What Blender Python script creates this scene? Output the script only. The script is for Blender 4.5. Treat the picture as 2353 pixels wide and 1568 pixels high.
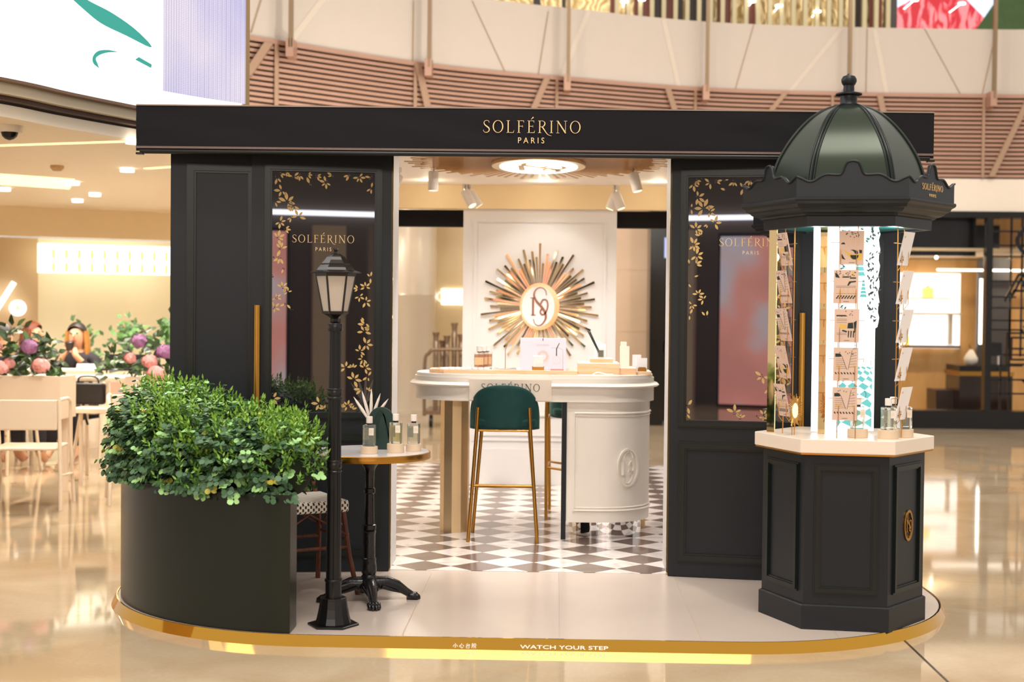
import bpy, bmesh, math, random
from mathutils import Vector, Matrix
random.seed(7)
for o in list(bpy.data.objects): bpy.data.objects.remove(o)
S = bpy.context.scene
C = S.collection
PI = math.pi
R = math.radians

# ------------------------------------------------------------------ camera, world, light, exposure
cam = bpy.data.cameras.new('camera'); camo = bpy.data.objects.new('camera', cam); C.objects.link(camo)
cam.sensor_width = 36.0; cam.lens = 50.0; cam.clip_end = 100
_p, _r, _y = R(1.30918), R(0.57071), R(-1.72347)
_fw = Vector((math.sin(_y), math.cos(_y), 0)); _r0 = Vector((math.cos(_y), -math.sin(_y), 0)); _u0 = Vector((0, 0, 1))
_F = math.cos(_p)*_fw - math.sin(_p)*_u0; _U = math.cos(_p)*_u0 + math.sin(_p)*_fw
_R = math.cos(_r)*_r0 + math.sin(_r)*_U; _U2 = math.cos(_r)*_U - math.sin(_r)*_r0
camo.matrix_world = Matrix(((_R.x, _U2.x, -_F.x, 0), (_R.y, _U2.y, -_F.y, 0), (_R.z, _U2.z, -_F.z, 1.45), (0, 0, 0, 1)))
cam.dof.use_dof = True; cam.dof.focus_distance = 7.4; cam.dof.aperture_fstop = 2.2
S.camera = camo
W = bpy.data.worlds.new('mall_light'); S.world = W; W.use_nodes = True
W.node_tree.nodes['Background'].inputs[0].default_value = (1.0, 0.92, 0.85, 1)
W.node_tree.nodes['Background'].inputs[1].default_value = 0.60
S.view_settings.view_transform = 'Standard'; S.view_settings.look = 'None'
S.view_settings.exposure = 0.35; S.view_settings.gamma = 1.0; S.view_settings.use_curve_mapping = False

def aim(o, d):
    o.rotation_euler = Vector(d).to_track_quat('-Z', 'Y').to_euler()
def area(name, loc, d, sx, sy, e, col=(1, .93, .84)):
    l = bpy.data.lights.new(name, 'AREA'); l.shape = 'RECTANGLE'; l.size = sx; l.size_y = sy; l.energy = e; l.color = col
    o = bpy.data.objects.new(name, l); C.objects.link(o); o.location = loc; aim(o, d); return o
def spot(name, loc, d, e, ang=60, rad=.03, col=(1, .94, .86), blend=.5):
    l = bpy.data.lights.new(name, 'SPOT'); l.energy = e; l.spot_size = R(ang); l.spot_blend = blend; l.shadow_soft_size = rad; l.color = col
    o = bpy.data.objects.new(name, l); C.objects.link(o); o.location = loc; aim(o, d); return o
def point(name, loc, e, rad=.05, col=(1, .92, .82)):
    l = bpy.data.lights.new(name, 'POINT'); l.energy = e; l.shadow_soft_size = rad; l.color = col
    o = bpy.data.objects.new(name, l); C.objects.link(o); o.location = loc; return o
area('atrium_light', (0.5, 2.5, 9.0), (0, .35, -1), 5, 3, 330)
area('front_fill_light', (0, -5.5, 4.3), (0, 1, -.28), 7, 1.0, 240)  # fill lamp added behind the camera to brighten the fronts
area('atrium_light', (-6, 5, 8.5), (.4, .2, -1), 3, 3, 160)
area('atrium_light', (5, 11, 8.5), (0, .35, -1), 4, 3, 260)
spot('atrium_spot', (-1.0, 3.2, 7.5), (-.02, .5, -1), 260, 34, .06)
spot('atrium_spot', (2.4, 3.4, 7.5), (-.1, .5, -1), 300, 34, .06)

# ------------------------------------------------------------------ materials
def lin(c):
    if isinstance(c, str):
        c = c.lstrip('#'); c = [int(c[i:i+2], 16)/255 for i in (0, 2, 4)]
    return tuple(x/12.92 if x <= .04045 else ((x+.055)/1.055)**2.4 for x in c)
MATS = {}
def mat(name, col, rough=.5, metal=0., spec=.5, emit=None, es=1., noise=0., nscale=8., bump=0., bscale=60., sheen=0., coat=0., trans=0., ior=1.45, alpha=1.):
    if name in MATS: return MATS[name]
    m = bpy.data.materials.new(name); m.use_nodes = True; nt = m.node_tree; b = nt.nodes['Principled BSDF']
    c = lin(col)
    b.inputs['Base Color'].default_value = (*c, 1); b.inputs['Roughness'].default_value = rough; b.inputs['Metallic'].default_value = metal
    b.inputs['Specular IOR Level'].default_value = spec; b.inputs['IOR'].default_value = ior
    if sheen: b.inputs['Sheen Weight'].default_value = sheen; b.inputs['Sheen Roughness'].default_value = .35; b.inputs['Sheen Tint'].default_value = (.3, .8, .7, 1)
    if coat: b.inputs['Coat Weight'].default_value = coat; b.inputs['Coat Roughness'].default_value = .04
    if trans: b.inputs['Transmission Weight'].default_value = trans
    if alpha < 1: b.inputs['Alpha'].default_value = alpha
    if emit is not None:
        e = lin(emit); b.inputs['Emission Color'].default_value = (*e, 1); b.inputs['Emission Strength'].default_value = es
    tc = nt.nodes.new('ShaderNodeTexCoord')
    if noise or not (bump or emit):
        n = nt.nodes.new('ShaderNodeTexNoise'); n.inputs['Scale'].default_value = nscale; n.inputs['Detail'].default_value = 4
        nt.links.new(tc.outputs['Object'], n.inputs['Vector'])
        mx = nt.nodes.new('ShaderNodeMix'); mx.data_type = 'RGBA'
        k = noise or .03
        mx.inputs[6].default_value = (*[x*(1-k) for x in c], 1); mx.inputs[7].default_value = (*[min(1, x*(1+k)) for x in c], 1)
        nt.links.new(n.outputs['Fac'], mx.inputs[0]); nt.links.new(mx.outputs[2], b.inputs['Base Color'])
    if bump:
        n = nt.nodes.new('ShaderNodeTexNoise'); n.inputs['Scale'].default_value = bscale; n.inputs['Detail'].default_value = 3
        nt.links.new(tc.outputs['Object'], n.inputs['Vector'])
        bp = nt.nodes.new('ShaderNodeBump'); bp.inputs['Strength'].default_value = bump; bp.inputs['Distance'].default_value = .01
        nt.links.new(n.outputs['Fac'], bp.inputs['Height']); nt.links.new(bp.outputs[0], b.inputs['Normal'])
    MATS[name] = m
    return m

def N(m, t, **kw):
    n = m.node_tree.nodes.new(t)
    for k, v in kw.items(): setattr(n, k, v)
    return n
def L(m, a, b): m.node_tree.links.new(a, b)
def math_node(m, op, a, b=None, c=None):
    n = N(m, 'ShaderNodeMath', operation=op)
    for i, x in enumerate((a, b, c)):
        if x is None: continue
        if isinstance(x, (int, float)): n.inputs[i].default_value = x
        else: L(m, x, n.inputs[i])
    return n.outputs[0]

# polished mall floor
def floor_mat():
    m = mat('polished_beige_marble', '#cfae84', .05, spec=.5); nt = m.node_tree; b = nt.nodes['Principled BSDF']
    tc = N(m, 'ShaderNodeTexCoord')
    n1 = N(m, 'ShaderNodeTexNoise'); n1.inputs['Scale'].default_value = 1.6; n1.inputs['Detail'].default_value = 8; n1.inputs['Distortion'].default_value = .8
    n2 = N(m, 'ShaderNodeTexNoise'); n2.inputs['Scale'].default_value = 45; n2.inputs['Detail'].default_value = 5
    L(m, tc.outputs['Object'], n1.inputs['Vector']); L(m, tc.outputs['Object'], n2.inputs['Vector'])
    r = N(m, 'ShaderNodeValToRGB'); r.color_ramp.elements[0].color = (*lin('#b49c7c'), 1); r.color_ramp.elements[1].color = (*lin('#cab79a'), 1)
    r.color_ramp.elements[0].position = .35; r.color_ramp.elements[1].position = .68
    s = math_node(m, 'ADD', math_node(m, 'MULTIPLY', n1.outputs['Fac'], .8), math_node(m, 'MULTIPLY', n2.outputs['Fac'], .2))
    L(m, s, r.inputs[0])
    sx = N(m, 'ShaderNodeSeparateXYZ'); L(m, tc.outputs['Object'], sx.inputs[0])
    fy = math_node(m, 'FRACT', math_node(m, 'DIVIDE', math_node(m, 'ADD', sx.outputs[1], 60-7.545), 7.2))
    fx = math_node(m, 'FRACT', math_node(m, 'DIVIDE', math_node(m, 'ADD', sx.outputs[0], 300-40.0), 60.0))
    ly = math_node(m, 'LESS_THAN', fy, .0009); lx = math_node(m, 'LESS_THAN', fx, .0001)
    ln = math_node(m, 'MAXIMUM', ly, lx)
    mx = N(m, 'ShaderNodeMix', data_type='RGBA'); L(m, ln, mx.inputs[0]); L(m, r.outputs[0], mx.inputs[6]); mx.inputs[7].default_value = (*lin('#7d6346'), 1)
    L(m, mx.outputs[2], b.inputs['Base Color'])
    return m
def checker_mat():
    m = mat('marble_checker', '#ffffff', .16, spec=.5); nt = m.node_tree; b = nt.nodes['Principled BSDF']
    tc = N(m, 'ShaderNodeTexCoord'); sx = N(m, 'ShaderNodeSeparateXYZ'); L(m, tc.outputs['Object'], sx.inputs[0])
    d = .30996
    # vertices of the diamonds lie at x = -.436 + i d, y = 8.032 + j d
    X = math_node(m, 'DIVIDE', math_node(m, 'ADD', sx.outputs[0], .436), d); Y = math_node(m, 'DIVIDE', math_node(m, 'ADD', sx.outputs[1], -8.032), d)
    a = math_node(m, 'FLOOR', math_node(m, 'ADD', math_node(m, 'ADD', X, Y), 200.0)); c = math_node(m, 'FLOOR', math_node(m, 'ADD', math_node(m, 'SUBTRACT', X, Y), 200.0))
    q = math_node(m, 'MODULO', math_node(m, 'ADD', a, c), 2.0)
    n1 = N(m, 'ShaderNodeTexNoise'); n1.inputs['Scale'].default_value = 5; n1.inputs['Detail'].default_value = 9; n1.inputs['Distortion'].default_value = 1.6
    L(m, tc.outputs['Object'], n1.inputs['Vector'])
    r1 = N(m, 'ShaderNodeValToRGB'); r1.color_ramp.elements[0].position = .3; r1.color_ramp.elements[0].color = (*lin('#cfc6c2'), 1); r1.color_ramp.elements[1].position = .5; r1.color_ramp.elements[1].color = (*lin('#efe6e2'), 1)
    r2 = N(m, 'ShaderNodeValToRGB'); r2.color_ramp.elements[0].position = .3; r2.color_ramp.elements[0].color = (*lin('#6b5a54'), 1); r2.color_ramp.elements[1].position = .7; r2.color_ramp.elements[1].color = (*lin('#85736b'), 1)
    L(m, n1.outputs['Fac'], r1.inputs[0]); L(m, n1.outputs['Fac'], r2.inputs[0])
    mx = N(m, 'ShaderNodeMix', data_type='RGBA'); L(m, q, mx.inputs[0]); L(m, r2.outputs[0], mx.inputs[6]); L(m, r1.outputs[0], mx.inputs[7])
    L(m, mx.outputs[2], b.inputs['Base Color'])
    return m
def wood_mat(name, c0, c1, scale=(1, 14, 14), rough=.45):
    m = mat(name, c0, rough); b = m.node_tree.nodes['Principled BSDF']
    tc = N(m, 'ShaderNodeTexCoord'); mp = N(m, 'ShaderNodeMapping'); mp.inputs['Scale'].default_value = scale
    L(m, tc.outputs['Object'], mp.inputs[0]); n = N(m, 'ShaderNodeTexNoise'); n.inputs['Scale'].default_value = 4; n.inputs['Detail'].default_value = 6; n.inputs['Distortion'].default_value = .6
    L(m, mp.outputs[0], n.inputs['Vector']); r = N(m, 'ShaderNodeValToRGB'); r.color_ramp.elements[0].position = .35; r.color_ramp.elements[1].position = .65
    r.color_ramp.elements[0].color = (*lin(c0), 1); r.color_ramp.elements[1].color = (*lin(c1), 1)
    L(m, n.outputs['Fac'], r.inputs[0]); L(m, r.outputs[0], b.inputs['Base Color']); return m

M_floor = floor_mat(); M_check = checker_mat()
M_slab = mat('cream_floor_tile', '#cabbb0', .22, noise=.05, nscale=3)
M_grout = mat('tile_joint', '#b9a28c', .5)
M_gold = mat('mirror_brass', '#d9a441', .05, 1., noise=.02)
M_gold2 = mat('brushed_brass', '#b8883f', .28, 1., noise=.05, nscale=20)
M_goldleaf = mat('gold_print', '#c6a468', .5, .1, noise=.12, nscale=30)
M_mirgold = mat('polished_gold', '#e9cc94', .04, 1.)
M_dark = mat('dark_green_lacquer', '#1d2125', .38, spec=.28, noise=.04, nscale=5)
M_dark2 = mat('dark_moulding', '#141b19', .3, spec=.35)
M_glass = mat('black_glass', '#1b191e', .004, spec=.9, ior=1.9, noise=.05)
M_canvas = mat('black_canvas', '#110f14', .6, spec=.22, bump=.35, bscale=3.2)
M_black = mat('black_metal', '#100f11', .3, spec=.5, noise=.1)
M_iron = mat('black_cast_iron', '#121114', .27, spec=.55, bump=.15, bscale=70)
M_white = mat('white_lacquer', '#efe7dc', .35, noise=.02)
M_cream = mat('cream_wall', '#e4e1e0', .5, noise=.02)
M_ceil = mat('white_ceiling', '#efe6dc', .6)
M_teal = mat('teal_velvet', '#093a38', .8, sheen=.3, noise=.35, nscale=22)
M_oak = wood_mat('light_oak', '#dcae84', '#eac6a1')
M_rattan_wood = wood_mat('brown_cane', '#4d2414', '#6e3a24', (14, 14, 2))
M_marble = mat('white_marble_top', '#e7e2e4', .12, noise=.05, nscale=6)
M_beige = mat('beige_pedestal', '#d9c1a4', .6)
M_paper = mat('white_card', '#fbf8fa', .6)
M_pink = mat('blush_card', '#dcbfae', .6)
M_ink = mat('black_ink', '#26312d', .6)
M_yel = mat('yellow_ink', '#e4bb55', .5)
M_label = mat('bottle_label', '#e6dccf', .6, noise=.05)
M_bglass = mat('clear_glass', '#f4f7f2', .03, trans=.9, ior=1.45)
M_bglass_y = mat('pale_yellow_glass', '#f0ecc0', .03, trans=.85, ior=1.45)
M_amber = mat('amber_perfume', '#f0a040', .04, trans=.7, ior=1.45)
M_cap = mat('bottle_cap', '#eee4dc', .35)
M_frost = mat('frosted_pane', '#cfc4b8', .35, spec=.5, noise=.08, nscale=9, trans=.25)
M_greencut = mat('dark_green_panel', '#16332c', .45)
M_letter_gold = mat('gold_lettering', '#e0bf8a', .4, .2)
M_letter_white = mat('white_lettering', '#f6efe6', .5)
M_emW = mat('glowing_white', '#ffffff', .5, emit='#fff4e6', es=3.0)
M_emWarm = mat('glowing_warm', '#ffffff', .5, emit='#ffd99a', es=2.2)
M_emBox = mat('lightbox_white', '#ffffff', .4, emit='#f7fbff', es=1.25)
M_emTeal = mat('lightbox_teal', '#58a8a8', .4, emit='#5fb0b2', es=.5)
M_emGrey = mat('lightbox_ink', '#3a4a48', .4, emit='#3a4a48', es=.35)

# ------------------------------------------------------------------ helpers
OFF = {}
class MB:
    def __init__(s, O=(0, 0, 0), U=(1, 0, 0), V=(0, 1, 0), Wd=None):
        s.v = []; s.f = []; s.m = []; s.frame(O, U, V, Wd)
    def frame(s, O=(0, 0, 0), U=(1, 0, 0), V=(0, 1, 0), Wd=None):
        s.O = Vector(O); s.U = Vector(U); s.V = Vector(V); s.W = Vector(Wd) if Wd else s.U.cross(s.V); return s
    def add(s, vs, fs, mi=0):
        n = len(s.v)
        for p in vs: s.v.append(s.O + s.U*p[0] + s.V*p[1] + s.W*p[2])
        for f in fs: s.f.append([n+i for i in f]); s.m.append(mi)
    def box(s, x0, x1, y0, y1, z0, z1, mi=0):
        s.add([(x0, y0, z0), (x1, y0, z0), (x1, y1, z0), (x0, y1, z0), (x0, y0, z1), (x1, y0, z1), (x1, y1, z1), (x0, y1, z1)],
              [(0, 3, 2, 1), (4, 5, 6, 7), (0, 1, 5, 4), (1, 2, 6, 5), (2, 3, 7, 6), (3, 0, 4, 7)], mi)
    def prism(s, poly, z0, z1, mi=0, top=None):
        n = len(poly); t = top or poly
        s.add([(p[0], p[1], z0) for p in poly] + [(p[0], p[1], z1) for p in t],
              [tuple(range(n))[::-1], tuple(range(n, 2*n))] + [(i, (i+1) % n, n+(i+1) % n, n+i) for i in range(n)], mi)
    def poly(s, pts, w=0, mi=0): s.add([(p[0], p[1], w) for p in pts], [tuple(range(len(pts)))], mi)
    def lathe(s, prof, n=24, cx=0, cy=0, mi=0, rot=0., cap=True):
        vs = []; fs = []
        for r, z in prof:
            for i in range(n):
                a = rot + 2*PI*i/n; vs.append((cx+r*math.cos(a), cy+r*math.sin(a), z))
        for k in range(len(prof)-1):
            for i in range(n): fs.append((k*n+i, k*n+(i+1) % n, (k+1)*n+(i+1) % n, (k+1)*n+i))
        if cap: fs.append(tuple(range(n))[::-1]); fs.append(tuple((len(prof)-1)*n+i for i in range(n)))
        s.add(vs, fs, mi)
    def tube(s, pts, r, n=10, mi=0, closed=False):
        pts = [Vector(p) for p in pts]; rs = r if isinstance(r, (list, tuple)) else [r]*len(pts)
        vs = []; fs = []; m = len(pts); ref = None
        for i, p in enumerate(pts):
            if closed: t = (pts[(i+1) % m]-pts[i-1]).normalized()
            else: t = (pts[min(i+1, m-1)]-pts[max(i-1, 0)]).normalized()
            if ref is None:
                ref = Vector((0, 0, 1)) if abs(t.z) < .9 else Vector((1, 0, 0))
            a = (ref - t*ref.dot(t)).normalized(); ref = a; b = t.cross(a)
            for k in range(n):
                q = 2*PI*k/n; vs.append(p + a*math.cos(q)*rs[i] + b*math.sin(q)*rs[i])
        for i in range(m if closed else m-1):
            j = (i+1) % m
            for k in range(n): fs.append((i*n+k, i*n+(k+1) % n, j*n+(k+1) % n, j*n+k))
        if not closed: fs.append(tuple(range(n))[::-1]); fs.append(tuple((m-1)*n+k for k in range(n)))
        s.add(vs, fs, mi)
    def strip(s, pts, ws, t=.002, mi=0, w0=0.):
        """flat ribbon of varying width in the UV plane, with thickness t"""
        m = len(pts); ws = ws if isinstance(ws, (list, tuple)) else [ws]*m; L_ = []; R_ = []
        for i in range(m):
            a = Vector(pts[max(i-1, 0)][:2]); b = Vector(pts[min(i+1, m-1)][:2]); d = (b-a); d = d.normalized() if d.length > 1e-9 else Vector((1, 0))
            nrm = Vector((-d.y, d.x)); p = Vector(pts[i][:2]); L_.append(p+nrm*ws[i]/2); R_.append(p-nrm*ws[i]/2)
        vs = [(p.x, p.y, w0+t) for p in L_] + [(p.x, p.y, w0+t) for p in R_] + [(p.x, p.y, w0) for p in L_] + [(p.x, p.y, w0) for p in R_]
        fs = []
        for i in range(m-1):
            fs += [(i, m+i, m+i+1, i+1), (2*m+i, 2*m+i+1, 3*m+i+1, 3*m+i), (i, i+1, 2*m+i+1, 2*m+i), (m+i, 3*m+i, 3*m+i+1, m+i+1)]
        fs += [(0, 2*m, 3*m, m), (m-1, 2*m-1, 4*m-1, 3*m-1)]
        s.add(vs, fs, mi)
    def ring(s, cx, cy, rx, ry, ix, iy, t=.002, n=40, mi=0, w0=0., icx=None):
        icx = cx if icx is None else icx
        vs = []; fs = []
        for i in range(n):
            a = 2*PI*i/n; c, q = math.cos(a), math.sin(a)
            vs += [(cx+rx*c, cy+ry*q, w0+t), (icx+ix*c, cy+iy*q, w0+t), (cx+rx*c, cy+ry*q, w0), (icx+ix*c, cy+iy*q, w0)]
        for i in range(n):
            j = (i+1) % n; a, b = 4*i, 4*j
            fs += [(a, b, b+1, a+1), (a+2, a+3, b+3, b+2), (a, a+2, b+2, b), (a+1, b+1, b+3, a+3)]
        s.add(vs, fs, mi)
    def build(s, name, m, parent=None, smooth=None, bevel=0., bseg=2):
        me = bpy.data.meshes.new(name)
        off = OFF.get(parent.name, Vector()) if parent else Vector()
        me.from_pydata([tuple(p-off) for p in s.v], [], s.f)
        ms = m if isinstance(m, (list, tuple)) else [m]
        for x in ms: me.materials.append(x)
        for p, k in zip(me.polygons, s.m): p.material_index = min(k, len(ms)-1)
        bm = bmesh.new(); bm.from_mesh(me); bmesh.ops.recalc_face_normals(bm, faces=bm.faces); bm.to_mesh(me); bm.free()
        if smooth is not None:
            for p in me.polygons: p.use_smooth = True
            me.set_sharp_from_angle(angle=R(smooth))
        o = bpy.data.objects.new(name, me); C.objects.link(o)
        if bevel:
            bv = o.modifiers.new('bevel', 'BEVEL'); bv.width = bevel; bv.segments = bseg; bv.limit_method = 'ANGLE'; bv.angle_limit = R(40)
        if parent: o.parent = parent; OFF[o.name] = off
        return o
def tag(o, label=None, cat=None, group=None, kind=None):
    if label: o['label'] = label
    if cat: o['category'] = cat
    if group: o['group'] = group
    if kind: o['kind'] = kind
    return o
def thing(name, label, cat, loc=(0, 0, 0), rz=0, group=None, world=True):
    o = bpy.data.objects.new(name, None); C.objects.link(o); o.location = loc; o.rotation_euler = (0, 0, rz); o.empty_display_size = .1
    OFF[o.name] = Vector(loc) if world else Vector()
    return tag(o, label, cat, group)
def struct(o): o['kind'] = 'structure'; return o
def kids(o): return [c for c in bpy.data.objects if c.parent == o]
def copy_tree(o, parent=None):
    c = o.copy(); C.objects.link(c); c.parent = parent
    for ch in kids(o): copy_tree(ch, c)
    return c
def dup(o, loc, rz, label):
    c = copy_tree(o); c.location = loc; c.rotation_euler = (0, 0, rz); c['label'] = label; return c
def cr(pts, k=6):
    """catmull-rom through points (any dimension)"""
    P = [Vector(p) for p in pts]; out = []
    for i in range(len(P)-1):
        a, b, c, d = P[max(i-1, 0)], P[i], P[i+1], P[min(i+2, len(P)-1)]
        for j in range(k):
            t = j/k; out.append(.5*((2*b)+(c-a)*t+(2*a-5*b+4*c-d)*t*t+(3*b-a-3*c+d)*t**3))
    out.append(P[-1]); return out
def hexpts(r, rot, cx=0, cy=0, n=6): return [(cx+r*math.cos(rot+2*PI*i/n), cy+r*math.sin(rot+2*PI*i/n)) for i in range(n)]
def frame_rect(mb, u0, u1, v0, v1, w, h, mi=0, w0=0.):
    """raised picture-frame moulding in the UV plane"""
    for k, (a, hh) in enumerate(((w, h*.55), (w*.55, h))):
        o = (w-a)/2
        mb.box(u0+o, u1-o, v1-o-a, v1-o, w0, w0+hh, mi); mb.box(u0+o, u1-o, v0+o, v0+o+a, w0, w0+hh, mi)
        mb.box(u0+o, u0+o+a, v0+o+a, v1-o-a, w0, w0+hh, mi); mb.box(u1-o-a, u1-o, v0+o+a, v1-o-a, w0, w0+hh, mi)

ORD = ['leftmost', 'second from the left', 'third from the left', 'fourth from the left', 'fifth from the left', 'sixth from the left', 'seventh from the left', 'eighth from the left', 'ninth from the left', 'tenth from the left', 'eleventh from the left', 'twelfth from the left']
ORD = ORD + [x.replace('left', 'right') for x in ORD[::-1]]
# serif capitals drawn stroke by stroke, height 1
def glyph(mb, ch, x, y, k, t, mi=0, w0=0.):
    def r(a, b, c, d): mb.box(x+a*k, x+c*k, y+b*k, y+d*k, w0, w0+t, mi)
    def st(p, w): mb.strip([(x+a*k, y+b*k) for a, b in p], [q*k for q in w] if isinstance(w, (list, tuple)) else w*k, t, mi, w0)
    def stem(a, w=.085): r(a-w/2, 0, a+w/2, 1); r(a-.13, 0, a+.13, .03); r(a-.13, .97, a+.13, 1)
    if ch == 'S':
        p = cr([(.50, .80), (.47, .92), (.31, .99), (.14, .93), (.08, .78), (.16, .62), (.34, .48), (.49, .34), (.50, .16), (.36, .03), (.18, .02), (.07, .10), (.03, .22)], 4)
        n = len(p); st([(q[0], q[1]) for q in p], [.03+.07*math.exp(-((i/n-.52)/.2)**2) for i in range(n)]); return .60
    if ch == 'O': mb.ring(x+.45*k, y+.5*k, .43*k, .51*k, .34*k, .475*k, t, 36, mi, w0); return .96
    if ch == 'L': stem(.15); r(.15, 0, .6, .035); st([(.56, .0), (.64, .2)], [.06, .01]); return .70
    if ch in 'FE':
        stem(.15); r(.15, .965, .54, 1); r(.15, .52, .46, .555); st([(.53, .99), (.55, .82)], [.05, .01]); st([(.46, .62), (.46, .44)], [.02, .02])
        if ch == 'E': r(.15, 0, .58, .035); st([(.56, .0), (.62, .2)], [.06, .01])
        return .70 if ch == 'E' else .66
    if ch == 'É':
        a = glyph(mb, 'E', x, y, k, t, mi, w0); st([(.30, 1.09), (.50, 1.28)], [.02, .10]); return a
    if ch == 'R':
        stem(.15); p = cr([(.15, .98), (.38, .98), (.54, .88), (.56, .72), (.46, .56), (.30, .51), (.15, .51)], 5)
        n = len(p); st([(q[0], q[1]) for q in p], [.03+.06*math.exp(-((i/n-.5)/.2)**2) for i in range(n)])
        p = cr([(.34, .52), (.52, .26), (.70, .0), (.88, -.16), (1.12, -.22)], 5); n = len(p); st([(q[0], q[1]) for q in p], [.09*(1-i/n)+.012 for i in range(n)]); return .78
    if ch == 'I': stem(.15); return .38
    if ch == 'N':
        r(.10, 0, .135, 1); r(.0, 0, .24, .03); r(.0, .97, .14, 1); st([(.10, 1.0), (.76, .0)], .10); r(.725, 0, .76, 1); r(.62, .97, .88, 1); return .92
    return .3
def serif(mb, text, cx, y, h, t=.002, mi=0, w0=0., sp=.17):
    tmp = MB(); w = 0
    for c in text: w += glyph(tmp, c, 0, 0, 1, .1)+sp
    w -= sp; x = cx-w*h/2
    for c in text: x += (glyph(mb, c, x, y, h, t, mi, w0)+sp)*h
    return w*h
def sans(name, text, h, O, U, V, m, parent, t=.0015, width=None, bold=0.):
    cu = bpy.data.curves.new('tmp', 'FONT'); cu.body = text; cu.size = 1; cu.align_x = 'CENTER'; cu.extrude = .01; cu.offset = bold; cu.resolution_u = 3
    o = bpy.data.objects.new('tmp', cu); C.objects.link(o); dg = bpy.context.evaluated_depsgraph_get()
    me = bpy.data.meshes.new_from_object(o.evaluated_get(dg)); bpy.data.objects.remove(o)
    xs = [v.co.x for v in me.vertices]; ys = [v.co.y for v in me.vertices]
    if not xs: return None
    y0, y1 = min(ys), max(ys); k = h/(y1-y0); kx = (width/(max(xs)-min(xs))) if width else k; cx = (max(xs)+min(xs))/2
    U = Vector(U); V = Vector(V); Wd = U.cross(V); O = Vector(O); off = OFF.get(parent.name, Vector()) if parent else Vector()
    for v in me.vertices: v.co = O - off + U*((v.co.x-cx)*kx) + V*((v.co.y-y0)*k) + Wd*(t*(.5+50*v.co.z))
    me.materials.clear(); me.materials.append(m); ob = bpy.data.objects.new(name, me); C.objects.link(ob)
    if parent: ob.parent = parent; OFF[ob.name] = off
    return ob
def monogram(mb, cx, cy, k, t, mi=0, w0=0., ring=True):
    """interlaced N and S in an oval; k = half height"""
    X = lambda p: (cx+p[0]*k, cy+p[1]*k)
    if ring: mb.ring(cx, cy, .62*k, 1.0*k, .50*k, .86*k, t, 48, mi, w0)
    p = cr([(.33, .50), (.26, .74), (.05, .84), (-.16, .72), (-.22, .48), (-.10, .22), (.12, -.02), (.27, -.26), (.30, -.52), (.16, -.76), (-.02, -.84), (-.18, -.74), (-.24, -.55)], 6)
    n = len(p); mb.strip([X(q) for q in p], [k*(.03+.085*math.exp(-((i/n-.5)/.25)**2)) for i in range(n)], t, mi, w0)
    mb.strip([X((-.26, .38)), X((-.26, -.38))], .09*k, t, mi, w0); mb.strip([X((-.36, -.38)), X((-.14, -.38))], .03*k, t, mi, w0); mb.strip([X((-.38, .38)), X((-.2, .38))], .03*k, t, mi, w0)
    p = cr([(.12, -.10), (.06, -.24), (.14, -.36), (.27, -.30), (.38, -.05), (.38, .18), (.30, .30), (.16, .28), (.08, .12)], 6)
    mb.strip([X(q) for q in p], .07*k, t, mi, w0)
def leafpoly(cx, cy, a, l, w, n=4):
    pts = []; c, s_ = math.cos(a), math.sin(a)
    for i in range(n+1):
        t = i/n; q = w/2*math.sin(PI*t)**.8 if 0 < t < 1 else 0; pts.append((t*l, q))
    for i in range(n-1, 0, -1): pts.append((pts[i][0], -pts[i][1]))
    return [(cx+x*c-y*s_, cy+x*s_+y*c) for x, y in pts]

# ------------------------------------------------------------------ the mall: floor, walls, ceiling
b = MB(); b.box(-14, 14, -9, 26, -.145, -.045); struct(b.build('floor', M_floor))
b = MB(); b.box(1.600, 1.612, 2, 6.7, -.046, -.0442); struct(b.build('trim_1', mat('dark_inlay', '#3a3026', .3)))

# upper balcony front: a curved band
CV = [(-5.6, 12.0), (-4.6, 13.3), (-3.22, 14.78), (-1.465, 16.45), (.1, 17.33), (1.865, 18.12), (3.69, 18.42), (5.53, 18.54), (6.3, 18.5), (8, 18.2), (10, 17.6)]
CVs = [(p.x, p.y) for p in cr(CV, 6)]
def cvY(X):
    for (a, y), (c, d) in zip(CVs, CVs[1:]):
        if X <= c: return y+(d-y)*(X-a)/(c-a)
    return CVs[-1][1]
def band(mb, z0, z1, d0, d1, mi=0, x0=-99, x1=99):
    """vertical slab following the curve, front offset d0 (toward viewer negative) to back offset d1"""
    pts = [p for p in CVs if x0 <= p[0] <= x1]; n = len(pts)
    vs = [(x, y+d0, z0) for x, y in pts]+[(x, y+d0, z1) for x, y in pts]+[(x, y+d1, z0) for x, y in pts]+[(x, y+d1, z1) for x, y in pts]; fs = []
    for i in range(n-1):
        fs += [(i, i+1, n+i+1, n+i), (2*n+i, 3*n+i, 3*n+i+1, 2*n+i+1), (n+i, n+i+1, 3*n+i+1, 3*n+i), (i, 2*n+i, 2*n+i+1, i+1)]
    fs += [(0, n, 3*n, 2*n), (n-1, 3*n-1, 4*n-1, 2*n-1)]
    mb.add(vs, fs, mi)
M_fascia = mat('balcony_panel', '#c6baae', .12, spec=.4, noise=.02)
b = MB(); band(b, 4.25, 5.10, 0, .3); struct(b.build('wall_balcony', M_fascia, smooth=40))
b = MB(); band(b, 2.76, 3.18, .0, .25); struct(b.build('wall_band', mat('white_soffit_band', '#e6d9c9', .3), smooth=40))
M_lou = mat('bronze_louvre', '#b08a76', .4, .3, noise=.08, nscale=4)
b = MB()
for i in range(19):
    z = 3.20+i*.0565; band(b, z, z+.033, -.02, .05)
band(b, 4.215, 4.262, -.05, .06)
tag(struct(b.build('wall_louvres', M_lou, smooth=40)))
b = MB(); band(b, 3.19, 4.25, .10, .14); struct(b.build('wall_louvre_back', mat('dark_bronze_backing', '#775847', .6), smooth=40))
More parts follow.
